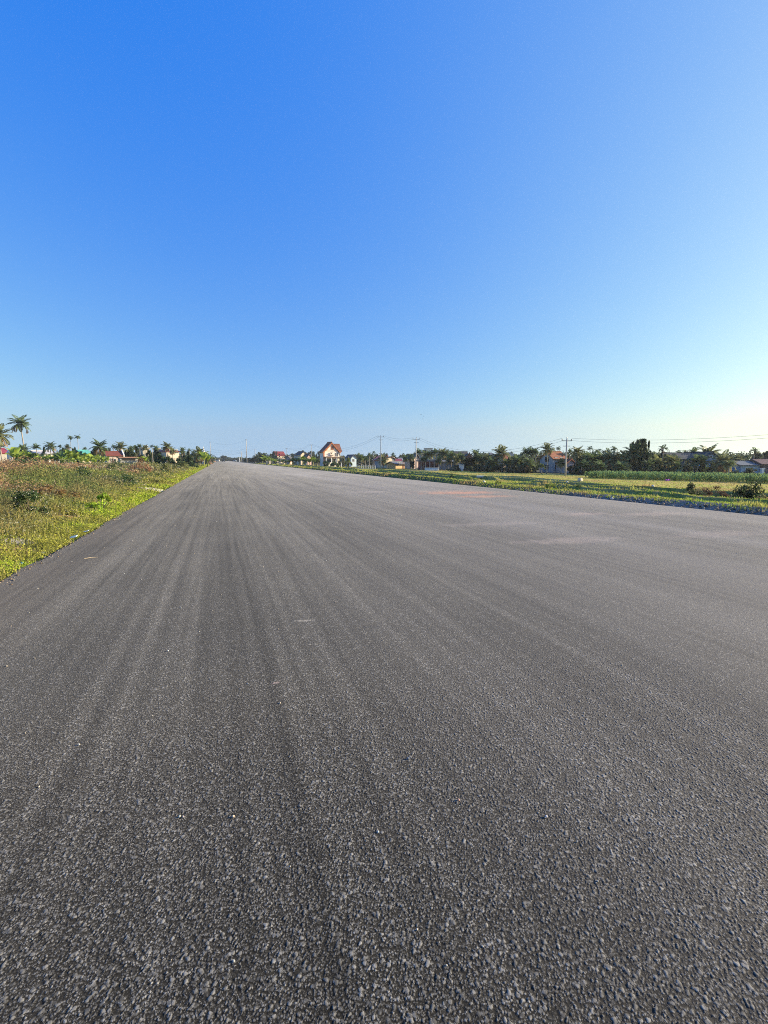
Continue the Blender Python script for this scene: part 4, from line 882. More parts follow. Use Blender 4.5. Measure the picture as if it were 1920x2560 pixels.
# ================================================================== palms, right of the road
FE = fedge
for a in (
    (903, 1135, 160, 10, 'bushy coconut palm between the blue-walled house and the white fence', 'c', 0), (923, 1131, 185, 6, 'thin dark palm poking up above the white fence', 'areca2', 0), (934.5, 1128.5, 190, 5, 'small tufted areca palm above the faded red tin roof', 'areca', 0),
    (913, 1140, 165, 8, 'squat palm right behind the white fence posts', 'low', 0), (959, 1135, 152, 14, 'young coconut palm with ground-sweeping fronds at the foot of the tallest pole', 'e', 1), (982, 1132.5, 205, 5, 'tiny dark palm tuft above the boxy cream house', 'areca', 0),
    (1016, 1137, 150, 9, 'dark shaggy palm just right of the ochre shop', 'c', 1), (1028, 1134, 146, 10, 'dense dark palm left of the second tall pole', 'c', 0), (1048, 1122, 139, 9, 'upright palm immediately right of the second tall pole', 'd', 1), (1066, 1127, 138, 12, 'broad palm hiding the foot of the square tank room', 'a', 0),
    (1077, 1130, 137, 10, 'drooping palm right below the square tank room', 'b', 2), (1089, 1122, 137, 9, 'upright-fronded palm left of the white drum tank', 'd', 0), (1104, 1122, 134, 13, 'palm with bare pale trunk in front of the metal shed', 'b', 0), (1117, 1123.5, 134, 11, 'second palm over the metal shed, right of the pale-trunked one', 'a', 1),
    (1130, 1127, 131, 12, 'palm over the right end of the metal shed', 'a', 2), (1058, 1141, 134, 9, 'low palm right at the foot of the second tall pole', 'low', 0), (1097, 1142, 131, 9, 'low palm at the joint of dark-red shop and metal shed', 'c', 0), (1122, 1141, 129, 9, 'low palm before the right half of the metal shed', 'c', 0), (1140, 1139, 128, 10, 'low palm between metal shed and white kiosk', 'e', 0),
    (1150, 1131, 129, 12, 'shaggy palm shading the white kiosk', 'c', 0), (1186, 1124, 124, 13, 'taller palm right of the small red-brown gable', 'a', 1),
    (1199, 1133, 122, 11, 'low palm between the red-brown gable and the pyramid roof, left one', 'c', 0), (1214, 1134, 119, 12, 'low palm between the red-brown gable and the pyramid roof, right one', 'e', 2),
    (1252, 1117.5, 110, 19, 'big arching palm between the pyramid roof and the peeping orange roof', 'b', 0), (1233, 1143, 112, 15, 'dark low palm in front of the pyramid roof', 'low', 0), (1268, 1146, 108, 14, 'dark low palm in front of the peeping orange roof', 'low', 0),
    (1290, 1138, 107, 15, 'wide dark palm in front of the mossy hip roof', 'c', 1), (1304, 1131, 112, 6, 'small tufted palm right of the mossy hip roof', 'areca', 0), (1316, 1120, 105, 12, 'spiky-topped palm left of the twin-crowned pair', 'd', 2), (1330, 1119, 104, 12, 'left crown of the twin palms left of the orange-roofed grey house', 'd', 0), (1341, 1120, 104, 10, 'right crown of the twin palms left of the orange-roofed grey house', 'a', 1),
    (1322, 1143, 101, 15, 'low shaggy palm under the twin palms', 'c', 0), (1367, 1110, 96, 15, 'tall palm with slim bare white trunk before the grey house wall', 'b', 2), (1394, 1116.5, 118, 6, 'tiny areca palm above the large orange roof', 'areca', 0), (1404, 1147, 95, 10, 'dark young palm just left of the third tall pole', 'e', 0),
    (1424, 1123, 108, 7, 'upright palm right behind the third tall pole', 'd', 0), (1439, 1117, 95, 15, 'big dark palm with fanned crown right of the third tall pole', 'b', 1), (1455, 1129, 96, 14, 'dense palm right of the big fanned one', 'a', 0), (1468, 1131, 91, 17, 'round bushy palm at the left end of the maize', 'c', 3),
    (1474, 1116, 104, 7, 'first areca palm sticking up above the dense row over the maize', 'areca', 0), (1494, 1122, 100, 9, 'second small palm top above the dense row over the maize', 'areca2', 0), (1519, 1122, 100, 9, 'third small palm top above the dense row over the maize', 'areca', 0), (1534, 1116, 102, 8, 'tall areca palm above the dense row, left of the leafy giant tree', 'areca', 0),
    (1487, 1131, 92, 16, 'coconut palm with pale leaning trunk base behind the maize start', 'a', 3), (1505, 1130, 92, 16, 'wide palm in the dense row behind the maize, below the second palm top', 'c', 0), (1524, 1131, 91, 17, 'wide palm in the dense row behind the maize, below the third palm top', 'e', 2), (1545, 1132, 90, 17, 'wide palm in the dense row behind the maize, below the tall areca', 'a', 4),
    (1562, 1128, 91, 14, 'blue-green palm just left of the leafy giant tree', 'b', 0), (1582, 1111, 92, 20, 'high dark palm leaning against the leafy giant tree', 'c', 0), (1500, 1152, 87, 16, 'low palm at the maize edge, left of the lone sunlit one', 'low', 0), (1555, 1153, 86, 15, 'low sunlit palm at the maize edge below the blue-green one', 'low', 0),
    (1633, 1129, 100, 9, 'little palm top between the leafy giant tree and the lone areca', 'areca2', 0), (1645, 1134, 96, 8, 'lower palm top left of the lone areca', 'areca', 0), (1643, 1142, 88, 19, 'wide pale-fronded palm left of the lone areca trunk', 'e', 0), (1680, 1138, 88, 17, 'wide arching palm between the lone areca and the slate roof', 'b', 0),
    (1696, 1127, 102, 8, 'leftmost palm tuft above the long slate roof', 'areca', 0), (1711, 1125, 104, 7, 'tiny palm tuft above the left end of the long slate roof', 'areca2', 0), (1733, 1119, 104, 12, 'reddish palm top above the middle of the long slate roof', 'a', 0), (1766, 1114.5, 100, 23, 'large palm with sweeping fronds above the slate house', 'b', 0),
    (1744, 1134, 87, 21, 'big low palm in front of the slate roof', 'low', 1), (1808, 1130, 86, 23, 'big dark-trunked palm at the right corner of the slate house', 'e', 1), (1824, 1150, 83, 11, 'small yellow-lit palm beside the sunlit cream wall', 'low', 0), (1831, 1138, 104, 10, 'left palm of the hazy pair behind the cream wall', 'a', 0),
    (1844, 1136, 104, 11, 'right palm of the hazy pair behind the cream wall', 'b', 0), (1865, 1134, 102, 10, 'short areca palm behind the grey-roofed blue house', 'areca', 0), (1695, 1152, 86, 14, 'low palm partly hiding the teal gate frame', 'c', 0), (1620, 1148, 87, 15, 'low dark palm at the foot of the leafy giant tree', 'c', 0),
    (1460, 1150, 89, 14, 'low dark palm in front of the grey-walled hut', 'low', 0), (1355, 1158, 98, 8, 'dark little palm against the left edge of the grey house', 'low', 0)):
    kd = a[5]; ar = kd.startswith('areca')
    palm(a[0], a[1], a[2], a[3], a[4], kd, a[6], name='areca_palm' if ar else 'coconut_palm', group='areca palms rising above the trees' if ar else 'coconut palms along the far edge of the right-hand field')
for px, top, f_, nm, hw in ((1656.5, 1113.5, 90, 'lone tall areca palm with bare trunk and a dark hanging ball of dead leaf', 10), (1884, 1120, 97, 'tall reddish areca palm with hanging dead leaves near the right picture edge', 9)):
    t_ = palm(px, top, f_, hw, nm, 'areca', 0, name='areca_palm', group='areca palms rising above the trees', rad=.1)
    tk = [c for c in t_.children if c.name.startswith('trunk')][0]; Hp = tk.scale[2]
    dl = leaf_cloud(260, 'tree', px.__hash__() % 97, (.13, .07, .05), .35, clumps=6); o = link('dead_leaves', dl, M_LEAF, t_); o.scale = (.34, .34, .75); o.location = (0, 0, Hp - .95)

# broadleaf trees on the right
for a in ((1598, 1103, 92, 22, 'left crown of the leafy giant tree group standing over the maize', (.07, .105, .045), 2200, 3), (1617, 1107, 90, 13, 'right sunnier crown of the leafy giant tree group over the maize', (.085, .12, .045), 1500, 4), (1905, 1130, 108, 24, 'rounded grey-green tree behind the red-trimmed house', (.07, .09, .05), 1800, 5),
          (1172, 1146, 122, 16, 'dark spreading tree between the white kiosk and the long row of palms', (.03, .042, .022), 1400, 6), (655, 1131, 285, 13, 'rounded dark tree where the banana grove begins', (.05, .075, .035), 1500, 7), (636, 1142, 290, 13, 'low black-green tree right of the very tall pale pole', (.04, .06, .03), 1200, 8),
          (618, 1143, 340, 10, 'hazy green tree behind the very tall pale pole', (.06, .085, .04), 900, 9), (676, 1139, 280, 8, 'slim dark tree beside the red-roofed cream house', (.045, .07, .035), 900, 10), (687, 1130, 290, 8, 'blue-green pointed tree in front of the red-roofed cream house', (.05, .08, .05), 900, 11),
          (757, 1128, 320, 10, 'grey treetop above the cream gabled house', (.06, .07, .05), 900, 12), (780, 1130, 300, 14, 'dark treetop behind the villa pole', (.045, .065, .04), 1100, 13), (796, 1131, 280, 9, 'dark treetop touching the left side of the villa', (.04, .06, .035), 900, 14),
          (838, 1153, 172, 13, 'leafy tree in front of the villa ground floor', (.09, .14, .05), 1300, 15), (815, 1152, 168, 10, 'small flat-topped dark tree left in front of the villa', (.06, .1, .045), 1200, 16), (857, 1141, 174, 12, 'pale silvery shrub-tree at the right corner of the villa', (.22, .23, .15), 1100, 17),
          (872, 1142, 170, 11, 'yellow-green young tree right of the villa', (.17, .21, .05), 1000, 18), (1033, 1147, 143, 10, 'black-green tree at the foot of the second tall pole', (.03, .045, .025), 1000, 19), (1012, 1143, 160, 8, 'grey-violet treetop above the ochre shop', (.07, .065, .06), 700, 20)):
    tree(a[0], a[1], a[2], a[3], a[4], a[5], a[6], a[7], group='broadleaf trees right of the road')
for i, px in enumerate((1162, 1192, 1208, 1226, 1278, 1296, 1312, 1334, 1447, 1462, 1478, 1496, 1514, 1532, 1550, 1568, 1626, 1648, 1668, 1686, 1720, 1752, 1790)):
    lab = 'dark bushy tree filling the palm row between the white kiosk and the grey orange-roofed house' if px < 1400 else 'dark bushy tree filling the palm row behind the maize' if px < 1700 else 'dark bushy tree standing in front of the long slate roof'
    tree(px, (1139 if px < 1400 else 1136 if px < 1700 else 1150) + (i * 7 % 5), FE(px) + 5 + (i * 5 % 7), 13 + i % 4, lab, ((.06, .09, .04), (.075, .105, .045), (.05, .075, .035))[i % 3], 1300, 60 + i % 7, group='trees filling the palm row', leaf=.17)
# undergrowth beneath the palms: one dark bush after another
_g = 'dark bushes under the palms'
for i, (px, nm) in enumerate(((1062, 'below the dark-red shop'), (1139, 'right of the metal shed'), (1178, 'right of the white kiosk'), (1200, 'below the left low palm'), (1222, 'below the pyramid roof'), (1246, 'under the big arching palm'), (1272, 'below the peeping orange roof'), (1300, 'below the small tufted palm'),
                              (1326, 'under the twin palms'), (1432, 'right of the third tall pole'), (1452, 'left of the maize start'), (1480, 'behind the maize start'), (1512, 'behind the maize under the second palm top'), (1540, 'behind the maize under the tall areca'), (1572, 'under the high dark palm'),
                              (1602, 'under the leafy giant tree'), (1630, 'left of the lone areca trunk'), (1665, 'right of the lone areca trunk'), (1716, 'below the left end of the slate roof'), (1780, 'under the slate house awning'), (1845, 'below the sunlit cream wall'), (1880, 'below the pale blue wall'))):
    f_ = FE(px) + 1.5; hp = (rd.uniform(13, 19) if px < 1190 else rd.uniform(16, 25)) if px < 1700 else rd.uniform(13, 20)
    shrub(px, 1150, rd.uniform(34, 46), hp, 'dark leafy bush ' + nm, rd.choice([(.05, .07, .035), (.06, .085, .04), (.04, .055, .03)]), seed=300 + i, n_=700, leaf=.2, f=f_, group=_g)

def woods(name, label, spans, col):
    fo = Foliage()
    for pa, pb, f_, ytop, n_ in spans:
        px = rng.uniform(pa, pb, n_); lo = FWD[None] * f_ + RGT[None] * ((px - 960) * f_ / K)[:, None] + FWD[None] * rng.normal(0, 5, (n_, 1))
        top_ = np.array([pix(960, ytop, f_)[2]])[0]; bumps = fbm(px * .11, px * 0 + f_, 5) * .9 + .35 * vn(px * .4, px * 0, 6)
        g0 = gz(lo[:, 0], lo[:, 1]); h = (top_ - g0) * (.45 + .75 * bumps) ; z = g0 + h * rng.random(n_) ** .5
        v, q = leaf_quads(np.stack([lo[:, 0], lo[:, 1], z], 1), f_ * .0045 * rng.uniform(.6, 1.4, n_), .2, .6); fo.quads(v, q, vary(col, n_, .3))
    tag(link(name, fo.mesh(name), M_LEAF), label, 'woods', kind='stuff')
woods('woods', 'low dark belt of far trees behind the village on the right', [(640, 900, 340, 1137, 3500), (860, 1120, 230, 1138, 4500), (1080, 1420, 190, 1136, 6000), (1380, 1700, 150, 1133, 6500), (1660, 2050, 140, 1137, 6000)], (.05, .07, .035))
woods('woods', 'low hazy belt of far trees behind the houses on the left', [(-120, 150, 220, 1133, 4500), (100, 330, 200, 1133, 4500), (300, 520, 200, 1134, 4500), (500, 660, 680, 1145, 2500)], (.055, .08, .045))

# ================================================================== bananas right of the road, fence, posts
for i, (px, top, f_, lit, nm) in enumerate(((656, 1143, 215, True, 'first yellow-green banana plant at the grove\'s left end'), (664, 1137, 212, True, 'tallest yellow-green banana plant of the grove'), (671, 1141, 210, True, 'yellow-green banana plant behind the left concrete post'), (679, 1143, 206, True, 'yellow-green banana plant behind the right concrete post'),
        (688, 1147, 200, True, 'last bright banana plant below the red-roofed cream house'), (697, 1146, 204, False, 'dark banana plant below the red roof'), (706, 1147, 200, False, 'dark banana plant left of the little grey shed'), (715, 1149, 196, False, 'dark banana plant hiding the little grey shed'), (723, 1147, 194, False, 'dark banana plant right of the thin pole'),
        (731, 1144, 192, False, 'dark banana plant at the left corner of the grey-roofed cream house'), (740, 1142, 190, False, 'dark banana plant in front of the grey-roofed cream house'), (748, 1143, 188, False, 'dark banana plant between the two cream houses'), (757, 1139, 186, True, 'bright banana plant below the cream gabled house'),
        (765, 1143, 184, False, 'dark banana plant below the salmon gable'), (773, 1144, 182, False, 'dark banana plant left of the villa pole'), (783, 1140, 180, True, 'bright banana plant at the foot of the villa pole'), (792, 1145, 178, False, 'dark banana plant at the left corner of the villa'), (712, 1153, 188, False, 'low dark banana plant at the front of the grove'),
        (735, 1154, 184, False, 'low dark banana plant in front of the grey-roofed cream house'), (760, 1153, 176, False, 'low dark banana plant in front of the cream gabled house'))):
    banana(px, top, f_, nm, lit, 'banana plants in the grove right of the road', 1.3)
for px, nm in ((667, 'left of two short pale concrete posts at the right roadside'), (674, 'right of two short pale concrete posts at the right roadside')):
    b = foot(px, 165); t_ = thing('concrete_post', nm, 'post', b, .2, 'short posts at the right roadside'); G().box(-.28, -.28, -.3, .28, .28, 1.15).obj('shaft', paint((.5, .42, .33), .85), t_); G().box(-.33, -.33, 1.15, .33, .33, 1.3).obj('cap', M_CONC, t_)
b = foot(599, 370); t_ = thing('marker_post', 'white post standing alone at the right roadside near the horizon', 'post', b); G().tube([(0, 0, -.3), (0, 0, 3.4)], [.32, .28], 10).obj('shaft', M_WHITE, t_); G().lathe([(.3, 3.4), (.36, 3.45), (.36, 3.6), (.1, 3.8)], 10).obj('cap', M_WHITE, t_)
b0, b1 = foot(892, 150), foot(938, 146); t_ = thing('concrete_fence', 'fence of white concrete posts in front of dark trees right of the villa', 'fence', b0, 0)
for i in range(9):
    p = (b1 - b0) * i / 8; p[2] = gz1(*(b0 + p)[:2]) - b0[2]; G().box(p[0] - .11, p[1] - .11, p[2] - .3, p[0] + .11, p[1] + .11, p[2] + 1.15).obj('post', paint((.5, .52, .5), .8), t_)
e = b1 - b0
for z in (.18, .98): G().tube([(0, .16, z), (e[0], e[1] + .16, z + gz1(*b1[:2]) - b0[2])], .06, 6).obj('rail', paint((.42, .44, .42), .8), t_)
b0, b1 = foot(1062, 127), foot(1097, 126); t_ = thing('low_wall', 'low white and pale-blue wall in front of the dark-red shop', 'wall', b0); e = b1 - b0; L = math.hypot(e[0], e[1]); t_.rotation_euler = (0, 0, math.atan2(e[1], e[0]))
G().box(0, -.1, -.3, L, .1, .42).obj('plinth', M_WHITE, t_); G().box(0, -.06, .42, L, .06, .72).obj('panel', paint((.4, .5, .6), .7), t_); G().box(0, -.12, .72, L, .12, .8).obj('coping', M_WHITE, t_)
b = foot(1699.5, 85); t_ = thing('gate_frame', 'teal metal gate frame among the palms left of the slate house', 'gate', b, -AZ); M_TEAL = paint((.1, .32, .28), .5)
for u in (-.22, .22): G().box(u - .03, -.03, -.2, u + .03, .03, 1.0).obj('post', M_TEAL, t_)
G().box(-.22, -.03, 1.0, .22, .03, 1.08).obj('lintel', M_TEAL, t_)

# ================================================================== plants left of the road
for a in ((7, 1064, 128, 29, 'leftmost big coconut palm with yellowing crown and hanging dead fronds', 'e', 1), (63, 1039, 136, 25, 'tallest coconut palm, slim pale trunk, near the left picture edge', 'a', 1), (62, 1111, 120, 15, 'short palm at the foot of the tallest coconut palm', 'c', 0), (93, 1110, 128, 11, 'dark compact palm right of the tallest coconut palm', 'd', 0),
          (7, 1110, 170, 7, 'faint palm tuft above the dark red metal roof', 'd', 0), (128, 1104, 118, 15, 'greyish palm with half-dead crown over the whitewashed building', 'a', 0), (152, 1112, 150, 6, 'small palm right of the half-dead one', 'd', 0), (171, 1112, 150, 9, 'small palm left below the two slim areca palms', 'b', 0), (214, 1118, 160, 6, 'small dark palm tuft behind the turquoise roof', 'd', 0),
          (251, 1099, 96, 22, 'large bushy palm left of the orange-red farmhouse roof', 'c', 0), (266, 1119, 130, 11, 'dark palm behind the left end of the farmhouse roof', 'a', 0), (286, 1112, 140, 7, 'small spiky palm above the farmhouse roof', 'd', 0), (302, 1106, 112, 17, 'palm behind the white gable end of the farmhouse', 'b', 1),
          (329, 1115, 130, 10, 'palm at the left end of the dark clump past the farmhouse', 'c', 0), (340, 1113, 140, 8, 'palm second from the left in the dark clump past the farmhouse', 'a', 0), (351, 1110, 138, 8, 'spiky palm in the middle of the dark clump past the farmhouse', 'd', 0), (364, 1112, 150, 10, 'palm at the right end of the dark clump, touching the beige house', 'b', 0),
          (382, 1112, 160, 6, 'lone thin palm right of the beige house corner', 'areca', 0), (392, 1114, 150, 8, 'palm in front of the tan rooftop room', 'c', 0), (419, 1107, 125, 15, 'tall palm in front of the cream red-roofed house', 'b', 0), (432, 1119, 140, 10, 'brownish palm overlapping the cream house wall', 'e', 0), (457, 1118, 125, 11, 'palm just right of the cream red-roofed house', 'c', 0),
          (475, 1122, 170, 6, 'little palm tuft between the cream house and the roadside palm', 'areca', 0), (484, 1128, 150, 8, 'dark palm left of the roadside palm', 'c', 0), (499, 1119, 118, 19, 'wide roadside palm behind the brown domed bush', 'e', 0)):
    ar = a[5].startswith('areca'); palm(a[0], a[1], a[2], a[3], a[4], a[5], a[6], name='areca_palm' if ar else 'coconut_palm', group='palms left of the road')
for px, top, nm, k in ((180, 1088.5, 'left of two slim areca palms standing out against the sky', 'areca2'), (198, 1087, 'right of two slim areca palms standing out against the sky, flat windblown crown', 'areca')):
    palm(px, top, 150, 8, nm, k, 0, name='areca_palm', group='slim areca palms against the left sky', rad=.085)
for a in ((324, 1122, 118, 12, 'dark rounded tree right of the farmhouse gable', (.045, .07, .035), 1200, 31), (345, 1119, 116, 14, 'broad dark tree above the grey block hut', (.045, .07, .035), 1500, 32), (372, 1127, 112, 13, 'green tree right of the grey block hut', (.06, .085, .04), 1300, 33), (396, 1127, 110, 15, 'dark tree in front of the white shaded house', (.04, .06, .035), 1400, 34),
          (272, 1122, 125, 8, 'small tree behind the farmhouse roof left end', (.05, .075, .04), 800, 35), (470, 1129, 115, 15, 'dark green tree left of the roadside palm', (.045, .07, .04), 1300, 36), (517, 1136, 150, 10, 'dark low tree right of the roadside palm', (.045, .07, .035), 900, 37), (140, 1112, 130, 8, 'leafless grey-brown treetop beside the half-dead palm', (.16, .13, .12), 420, 38),
          (160, 1122, 135, 12, 'bushy dark treetop left of the turquoise roof, under small palms', (.05, .085, .04), 900, 39), (192, 1121, 140, 12, 'dark treetop below the slim areca palms', (.045, .08, .04), 900, 40), (236, 1123, 120, 10, 'dark tree between turquoise roof and the large bushy palm', (.04, .06, .035), 900, 41), (110, 1120, 140, 8, 'dark treetop behind the whitewashed building', (.045, .07, .04), 700, 42)):
    tree(a[0], a[1], a[2], a[3], a[4], a[5], a[6], a[7], group='broadleaf trees left of the road')
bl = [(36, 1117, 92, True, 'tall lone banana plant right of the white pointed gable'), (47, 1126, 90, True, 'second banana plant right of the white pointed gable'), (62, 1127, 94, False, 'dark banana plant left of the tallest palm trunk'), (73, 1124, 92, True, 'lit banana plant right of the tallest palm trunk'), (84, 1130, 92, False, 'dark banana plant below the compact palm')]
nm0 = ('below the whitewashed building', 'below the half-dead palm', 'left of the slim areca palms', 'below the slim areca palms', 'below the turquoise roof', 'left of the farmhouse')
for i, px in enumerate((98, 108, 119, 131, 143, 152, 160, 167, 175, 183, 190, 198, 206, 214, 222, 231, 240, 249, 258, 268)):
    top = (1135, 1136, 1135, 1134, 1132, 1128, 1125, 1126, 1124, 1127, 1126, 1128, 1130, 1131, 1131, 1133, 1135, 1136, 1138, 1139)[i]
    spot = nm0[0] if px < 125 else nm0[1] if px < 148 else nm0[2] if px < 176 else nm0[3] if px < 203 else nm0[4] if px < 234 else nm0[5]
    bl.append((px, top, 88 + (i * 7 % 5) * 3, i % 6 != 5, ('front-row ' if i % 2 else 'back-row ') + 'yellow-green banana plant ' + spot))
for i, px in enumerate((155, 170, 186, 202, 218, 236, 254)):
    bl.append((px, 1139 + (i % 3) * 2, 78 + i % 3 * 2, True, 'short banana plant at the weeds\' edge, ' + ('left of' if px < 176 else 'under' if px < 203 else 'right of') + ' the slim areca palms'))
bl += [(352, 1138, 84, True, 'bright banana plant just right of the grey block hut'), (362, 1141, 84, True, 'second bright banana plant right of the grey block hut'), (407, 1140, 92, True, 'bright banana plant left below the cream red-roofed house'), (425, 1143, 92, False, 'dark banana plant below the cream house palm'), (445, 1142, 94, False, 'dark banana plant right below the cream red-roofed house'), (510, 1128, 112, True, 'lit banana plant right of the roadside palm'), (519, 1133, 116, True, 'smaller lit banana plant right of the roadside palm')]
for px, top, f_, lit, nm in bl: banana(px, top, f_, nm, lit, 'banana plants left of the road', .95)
for i, (px, hp, nm) in enumerate(((398, 20, 'below the tan rooftop room'), (425, 18, 'below the cream red-roofed house'), (452, 20, 'right of the cream red-roofed house'), (478, 17, 'left of the roadside palm'))):
    shrub(px, 1150, 32, hp + 14, 'dark green hedge bush ' + nm, (.05, .085, .04), seed=500 + i, n_=600, leaf=.2, f=88, group='hedge bushes left of the road')
shrub(280, 1150, 12, 26, 'pink-flowering bush in front of the orange-red farmhouse', (.12, .13, .06), seed=520, n_=300, flowers=260, fcol=(.5, .14, .13), leaf=.2, f=82)
b = foot(510, 150); t_ = thing('spire', 'small white pointed spire behind the roadside palm', 'spire', np.array([b[0], b[1], b[2]]), .3); G().box(-.45, -.45, -.4, .45, .45, 4.0).obj('shaft', M_WHITE, t_); G().lathe([(.55, 4.0), (.3, 4.6), (.04, 6.1)], 8).obj('tip', M_WHITE, t_)

# ================================================================== the far end of the road
for px, top, f_, hw, nm, c, n_ in ((560, 1139.5, 600, 11, 'dark spreading tree at the far end of the road', (.045, .06, .04), 1000), (544, 1144, 620, 9, 'low tree left of the dark one at the far end', (.06, .08, .05), 600), (578, 1146, 700, 12, 'hazy tree right of the dark one at the far end', (.06, .08, .06), 700), (592, 1144, 640, 9, 'hazy tree behind the white post', (.06, .08, .06), 600),
                                   (608, 1146, 560, 9, 'dark tree between the white post and the very tall pole', (.05, .07, .04), 600), (532, 1146, 560, 7, 'small tree where the left verge ends', (.06, .08, .04), 500)):
    tree(px, top, f_, hw, nm, c, n_, int(px), group='trees at the far end of the road')
H('house', 'tiny cream house behind the vehicles at the end of the road', 'house', 531, 538, 1150, 1145, 610, CREAM, BROWNR, 'eave', 8)
H('house', 'low brown-roofed building behind the vehicles at the end of the road', 'building', 537, 553, 1149.5, 1147, 640, (.5, .45, .4), (.2, .16, .14), 'eave', 8)
def car(name, label, cat, px, py, f, L, Hh, col, rz, van=False):
    b, _ = ground(px, py, f - 1, f + 1); b = np.array([*pix(px, py, f)[:2], 0.0]); t = thing(name, label, cat, b, rz); w = L * .2
    prof = [(-L / 2, .3), (L / 2, .3), (L / 2, Hh * .5), (L * .32, Hh * .56), (L * .18, Hh), (-L * .3, Hh), (-L * .46, Hh * .58), (-L / 2, Hh * .5)] if not van else [(-L / 2, .35), (L / 2, .35), (L / 2, Hh * .45), (L * .42, Hh * .9), (L * .36, Hh), (-L / 2, Hh)]
    G().prism(prof, 'y', -w, w).obj('body', paint(col, .35, .05, 1, 0, .5), t)
    gl = G()
    for s_ in (-1, 1): gl.box(-L * .26, s_ * w - .01, Hh * .6, L * .16, s_ * w + .01, Hh * .92)
    gl.obj('side_window', M_GLASS, t)
    for ux_ in (-L * .31, L * .31):
        for s_ in (-1, 1):
            wh = G().tube([(ux_, s_ * w - .09 * s_ - .1, .32), (ux_, s_ * w - .09 * s_ + .1, .32)], .32, 14).obj('wheel', M_DARK, t)
            G().tube([(ux_, s_ * w - .09 * s_ - .11, .32), (ux_, s_ * w - .09 * s_ + .11, .32)], .18, 10).obj('rim', M_STEEL, wh)
    for s_ in (-.7, .7): G().box(L / 2 - .02, s_ * w - .12, Hh * .38, L / 2 + .03, s_ * w + .12, Hh * .47).obj('headlight', M_WHITE, t)
car('car', 'small dark car alone on the far end of the road', 'car', 558.5, 1153.5, 470, 3.6, 1.5, (.02, .022, .025), -.4)
car('van', 'white and cream van left of the dark car at the road\'s far end', 'van', 544, 1153, 500, 4.4, 2.1, (.7, .62, .5), -.2, True)
car('car', 'blue-grey car in front of the far trees near the white post', 'car', 587.5, 1152.5, 520, 4.2, 1.7, (.2, .26, .33), -.5)
b = np.array([*pix(533.5, 1152, 420)[:2], -.05]); o = link('soil_heap', np_mesh('soil_heap', iv * np.array([2.4, 1.6, .9]) * (1 + rng.uniform(-.15, .15, (len(iv), 1))), None, if_), paint((.22, .13, .09), .95, .3, 2, .6)); o.location = b; tag(o, 'heap of brown soil at the end of the left verge', 'soil heap')

# ================================================================== near things on the right verge
shrub(1880, 1262, 76, 62, 'large dark leafy bush on the right verge at the picture edge', (.045, .07, .03), 701, 2600, 90, .11, f=21, fcol=(.3, .32, .2)); shrub(1738, 1250, 48, 42, 'smaller dark bush with dry twigs left of the brown bank', (.06, .075, .035), 702, 1300, 40, .12, f=23, fcol=(.35, .3, .18))
shrub(1790, 1248, 84, 33, 'dead reddish-brown thicket between the two dark bushes', (.15, .09, .055), 703, 1800, 0, .09, f=24, name='dead_shrub'); shrub(1129, 1196, 16, 11, 'small round green bush on the dark field ridge', (.06, .11, .03), 704, 400, 0, .2)
shrub(1376, 1222, 34, 16, 'pale lime-green leafy tuft on the right verge below the tall pole', (.22, .29, .06), 705, 400, 0, .2); shrub(1447, 1218, 20, 12, 'little blue-green tuft on the verge below the pale stone block', (.1, .17, .07), 706, 300, 0, .2)
shrub(1245, 1210, 22, 12, 'little yellow-green tuft beside the white plank', (.25, .28, .06), 707, 300, 0, .2); shrub(1915, 1268, 40, 24, 'brown and green weedy tuft right of the large dark bush', (.2, .17, .07), 708, 400, 0, .16, f=19)
def put_px(px, py): p, f = ground(px, py); return p, f
p, f_ = put_px(1450, 1203); t_ = thing('stone_block', 'square pale stone block lying in the stubble below the tall pole', 'stone', p, -AZ + .2); s_ = 11 * f_ / K
o = link('block', np_mesh('block', np.array([(-.5, -.25, -.3), (.5, -.3, -.3), (.52, .3, -.3), (-.5, .3, -.3), (-.46, -.2, .62), (.44, -.22, .7), (.46, .26, .66), (-.45, .25, .6)]) * s_, [(0, 3, 2, 1), (4, 5, 6, 7), (0, 1, 5, 4), (1, 2, 6, 5), (2, 3, 7, 6), (3, 0, 4, 7)]), paint((.5, .47, .4), .9, .15, 3, .3), t_)
p, f_ = put_px(1203, 1194); t_ = thing('plank', 'long white plank lying on the right-hand field', 'plank', p + [0, 0, .12], -AZ - .06); s_ = 21 * f_ / K; G().box(-s_ / 2, -.35, -.1, s_ / 2, .35, .12).obj('board', paint((.6, .57, .5), .8), t_)
for px, py, s0, nm in ((1530, 1249, .07, 'white stone at the road edge where the rubble begins'), (1632, 1217, .09, 'pale boulder in front of the ridge left of the pink scrap'), (1210, 1206, .1, 'pale stone in the grass right of the white plank'), (1418, 1207, .1, 'yellowish stone left of the square pale block')):
    p, f_ = put_px(px, py); o = link('stone', np_mesh('stone', iv * np.array([1.2, .9, .8]) * s0 * (1 + rng.uniform(-.15, .15, (len(iv), 1))), None, if_), paint((.6, .57, .5), .9, .15, 4, .3)); o.location = p + [0, 0, s0 * .45]; tag(o, nm, 'stone')
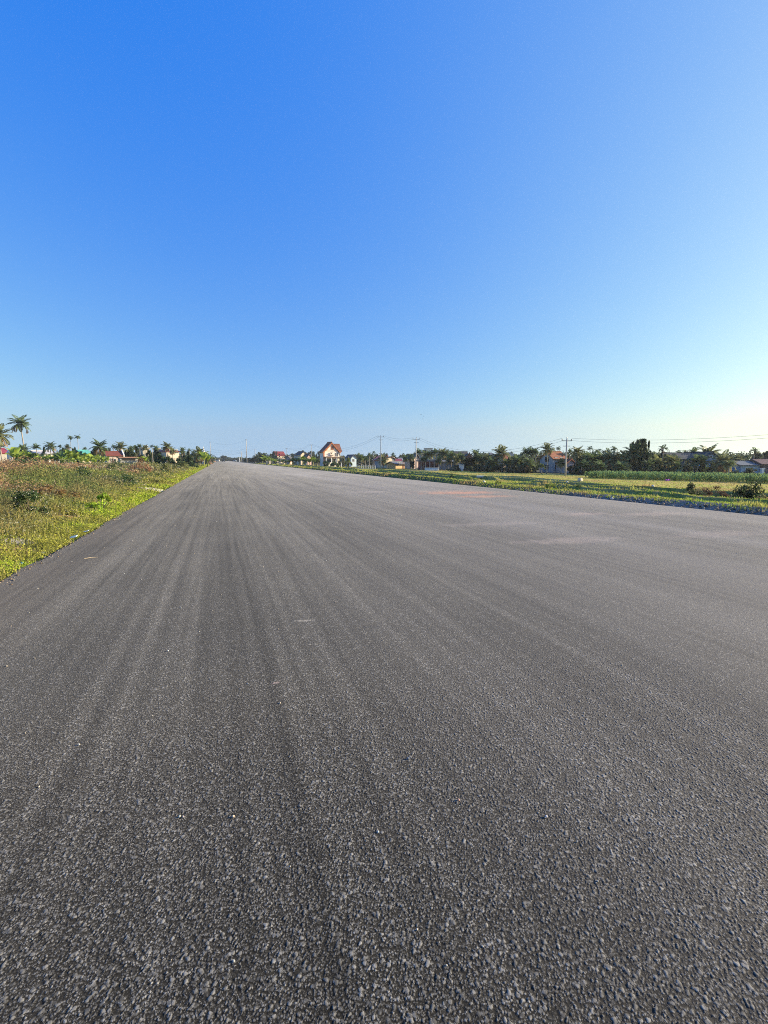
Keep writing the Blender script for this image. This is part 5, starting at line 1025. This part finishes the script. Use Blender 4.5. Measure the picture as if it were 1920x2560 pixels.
def scrap(px, py, w, h, col, label, cat, z=.05, seed=0, rz=None):
    """a crumpled sheet"""
    p, f_ = put_px(px, py); r = np.random.default_rng(seed); n_ = 7; u, v = np.meshgrid(np.linspace(-.5, .5, n_), np.linspace(-.5, .5, n_))
    zz_ = r.uniform(0, .35, u.shape) * min(w, h); P_ = np.stack([u * w + r.uniform(-.04, .04, u.shape) * w, v * h + r.uniform(-.04, .04, u.shape) * h, zz_], -1).reshape(-1, 3); k = np.arange(n_ * n_).reshape(n_, n_)
    me = np_mesh('sheet', P_, np.stack([k[:-1, :-1], k[:-1, 1:], k[1:, 1:], k[1:, :-1]], -1).reshape(-1, 4)); o = link('plastic_scrap', me, paint(col, .45, .05, 4, 0, .5)); o.location = p + np.array([0, 0, z]); o.rotation_euler = (.35, -.2, -AZ if rz is None else rz)
    o.modifiers.new('thick', 'SOLIDIFY').thickness = .004; tag(o, label, cat)
scrap(46, 1423, .16, .08, (.25, .55, .75), 'light blue plastic bag scrap in the verge at the left picture edge', 'plastic bag', .07, 1); scrap(104, 1392, .16, .07, (.6, .68, .72), 'pale grey plastic sheet tucked under the verge plants', 'plastic sheet', .06, 2)
scrap(185, 1350, .15, .08, (.55, .65, .58), 'pale greenish plastic scrap at the asphalt edge by the lime clump', 'plastic scrap', .06, 3); scrap(216, 1334, .13, .05, (.6, .68, .7), 'thin pale plastic strip farther along the left asphalt edge', 'plastic strip', .05, 4); scrap(1668, 1207, .5, .4, (.55, .1, .38), 'magenta-pink plastic scrap in the grass below the maize', 'plastic bag', .3, 5)  # the pink sheet stands for a magenta lens spot

# straws and small stones lying on the asphalt
for px, py, L, a, nm in ((228, 1396, .2, .35, 'nearest dry straw lying on the left lane'), (290, 1301, .16, .25, 'middle dry straw near the left asphalt edge'), (331, 1292, .15, .05, 'farthest dry straw near the left asphalt edge'), (487, 1294, .2, .05, 'pale straw out in the middle of the left lane')):
    p, _ = put_px(px, py); t_ = G().tube([(-L / 2, 0, .006), (0, .012, .012), (L / 2, 0, .008)], [.005, .006, .004], 6).obj('straw', paint((.55, .44, .3), .8)); t_.location = (p[0], p[1], .002); t_.rotation_euler = (0, 0, -AZ + a * 1.6); tag(t_, nm, 'straw')
for px, py, s0, c, nm in ((1360, 2166, .007, (.5, .48, .5), 'white pebble casting a shadow on the asphalt at lower right'), (461, 2090, .005, (.42, .37, .36), 'pinkish-white pebble on the asphalt at lower left'), (474, 2500, .006, (.4, .42, .38), 'pale pebble on the asphalt close to the bottom picture edge'), (1020, 1899, .008, (.12, .14, .18), 'dark chip on the asphalt near the picture centre'), (1146, 2003, .007, (.5, .3, .22), 'orange-brown pebble right of the dark chip'),
                          (198, 1864, .006, (.45, .43, .4), 'white pebble on the asphalt in the left lane'), (420, 1629, .008, (.45, .45, .45), 'white pebble far up the left lane'), (592, 2268, .007, (.55, .45, .35), 'tan pebble low on the left side of the asphalt')):
    p, _ = put_px(px, py); o = link('pebble', np_mesh('pebble', iv * np.array([1.1, .9, 1.0]) * s0 * (1 + rng.uniform(-.2, .2, (len(iv), 1))), None, if_), paint(c, .85, .1, 60, .1)); o.location = (p[0], p[1], s0 * .7); tag(o, nm, 'pebble')
# three birds over the field
for i, (px, py, nm) in enumerate(((1052.5, 1037, 'highest and leftmost of three tiny birds in the sky'), (1059, 1040.5, 'middle bird of three, farthest right in the sky'), (1057.5, 1047.5, 'lowest of three tiny birds in the sky'))):
    p = pix(px, py, 120); g = G().tube([(-.16, 0, 0), (-.05, 0, .01), (.08, 0, .015), (.15, 0, .01)], [.012, .045, .04, .015], 8); o = thing('bird', nm, 'bird', p, .6 + i, 'birds over the field'); g.obj('body', M_DARK, o, True)
    for s_ in (-1, 1): G().slab((.07, 0, .02), (.03, s_ * .16, .09), (-.03, s_ * .3, .05), (-.05, 0, .02), .01).obj('wing', M_DARK, o)

# ================================================================== the air
m, n, l, b = nodes('haze'); n.remove(b); pv = n.new('ShaderNodeVolumePrincipled'); pv.inputs['Density'].default_value = .00022; pv.inputs['Color'].default_value = (.82, .88, .95, 1); pv.inputs['Anisotropy'].default_value = .3
l.new(pv.outputs[0], n['Material Output'].inputs['Volume'])
tag(G().box(-1500, -900, -4, 1500, 1600, 17.5).obj('haze', m), 'thin pale haze over the whole plain', 'haze', kind='stuff')
S.cycles.volume_max_steps = 32; S.cycles.volume_bounces = 0
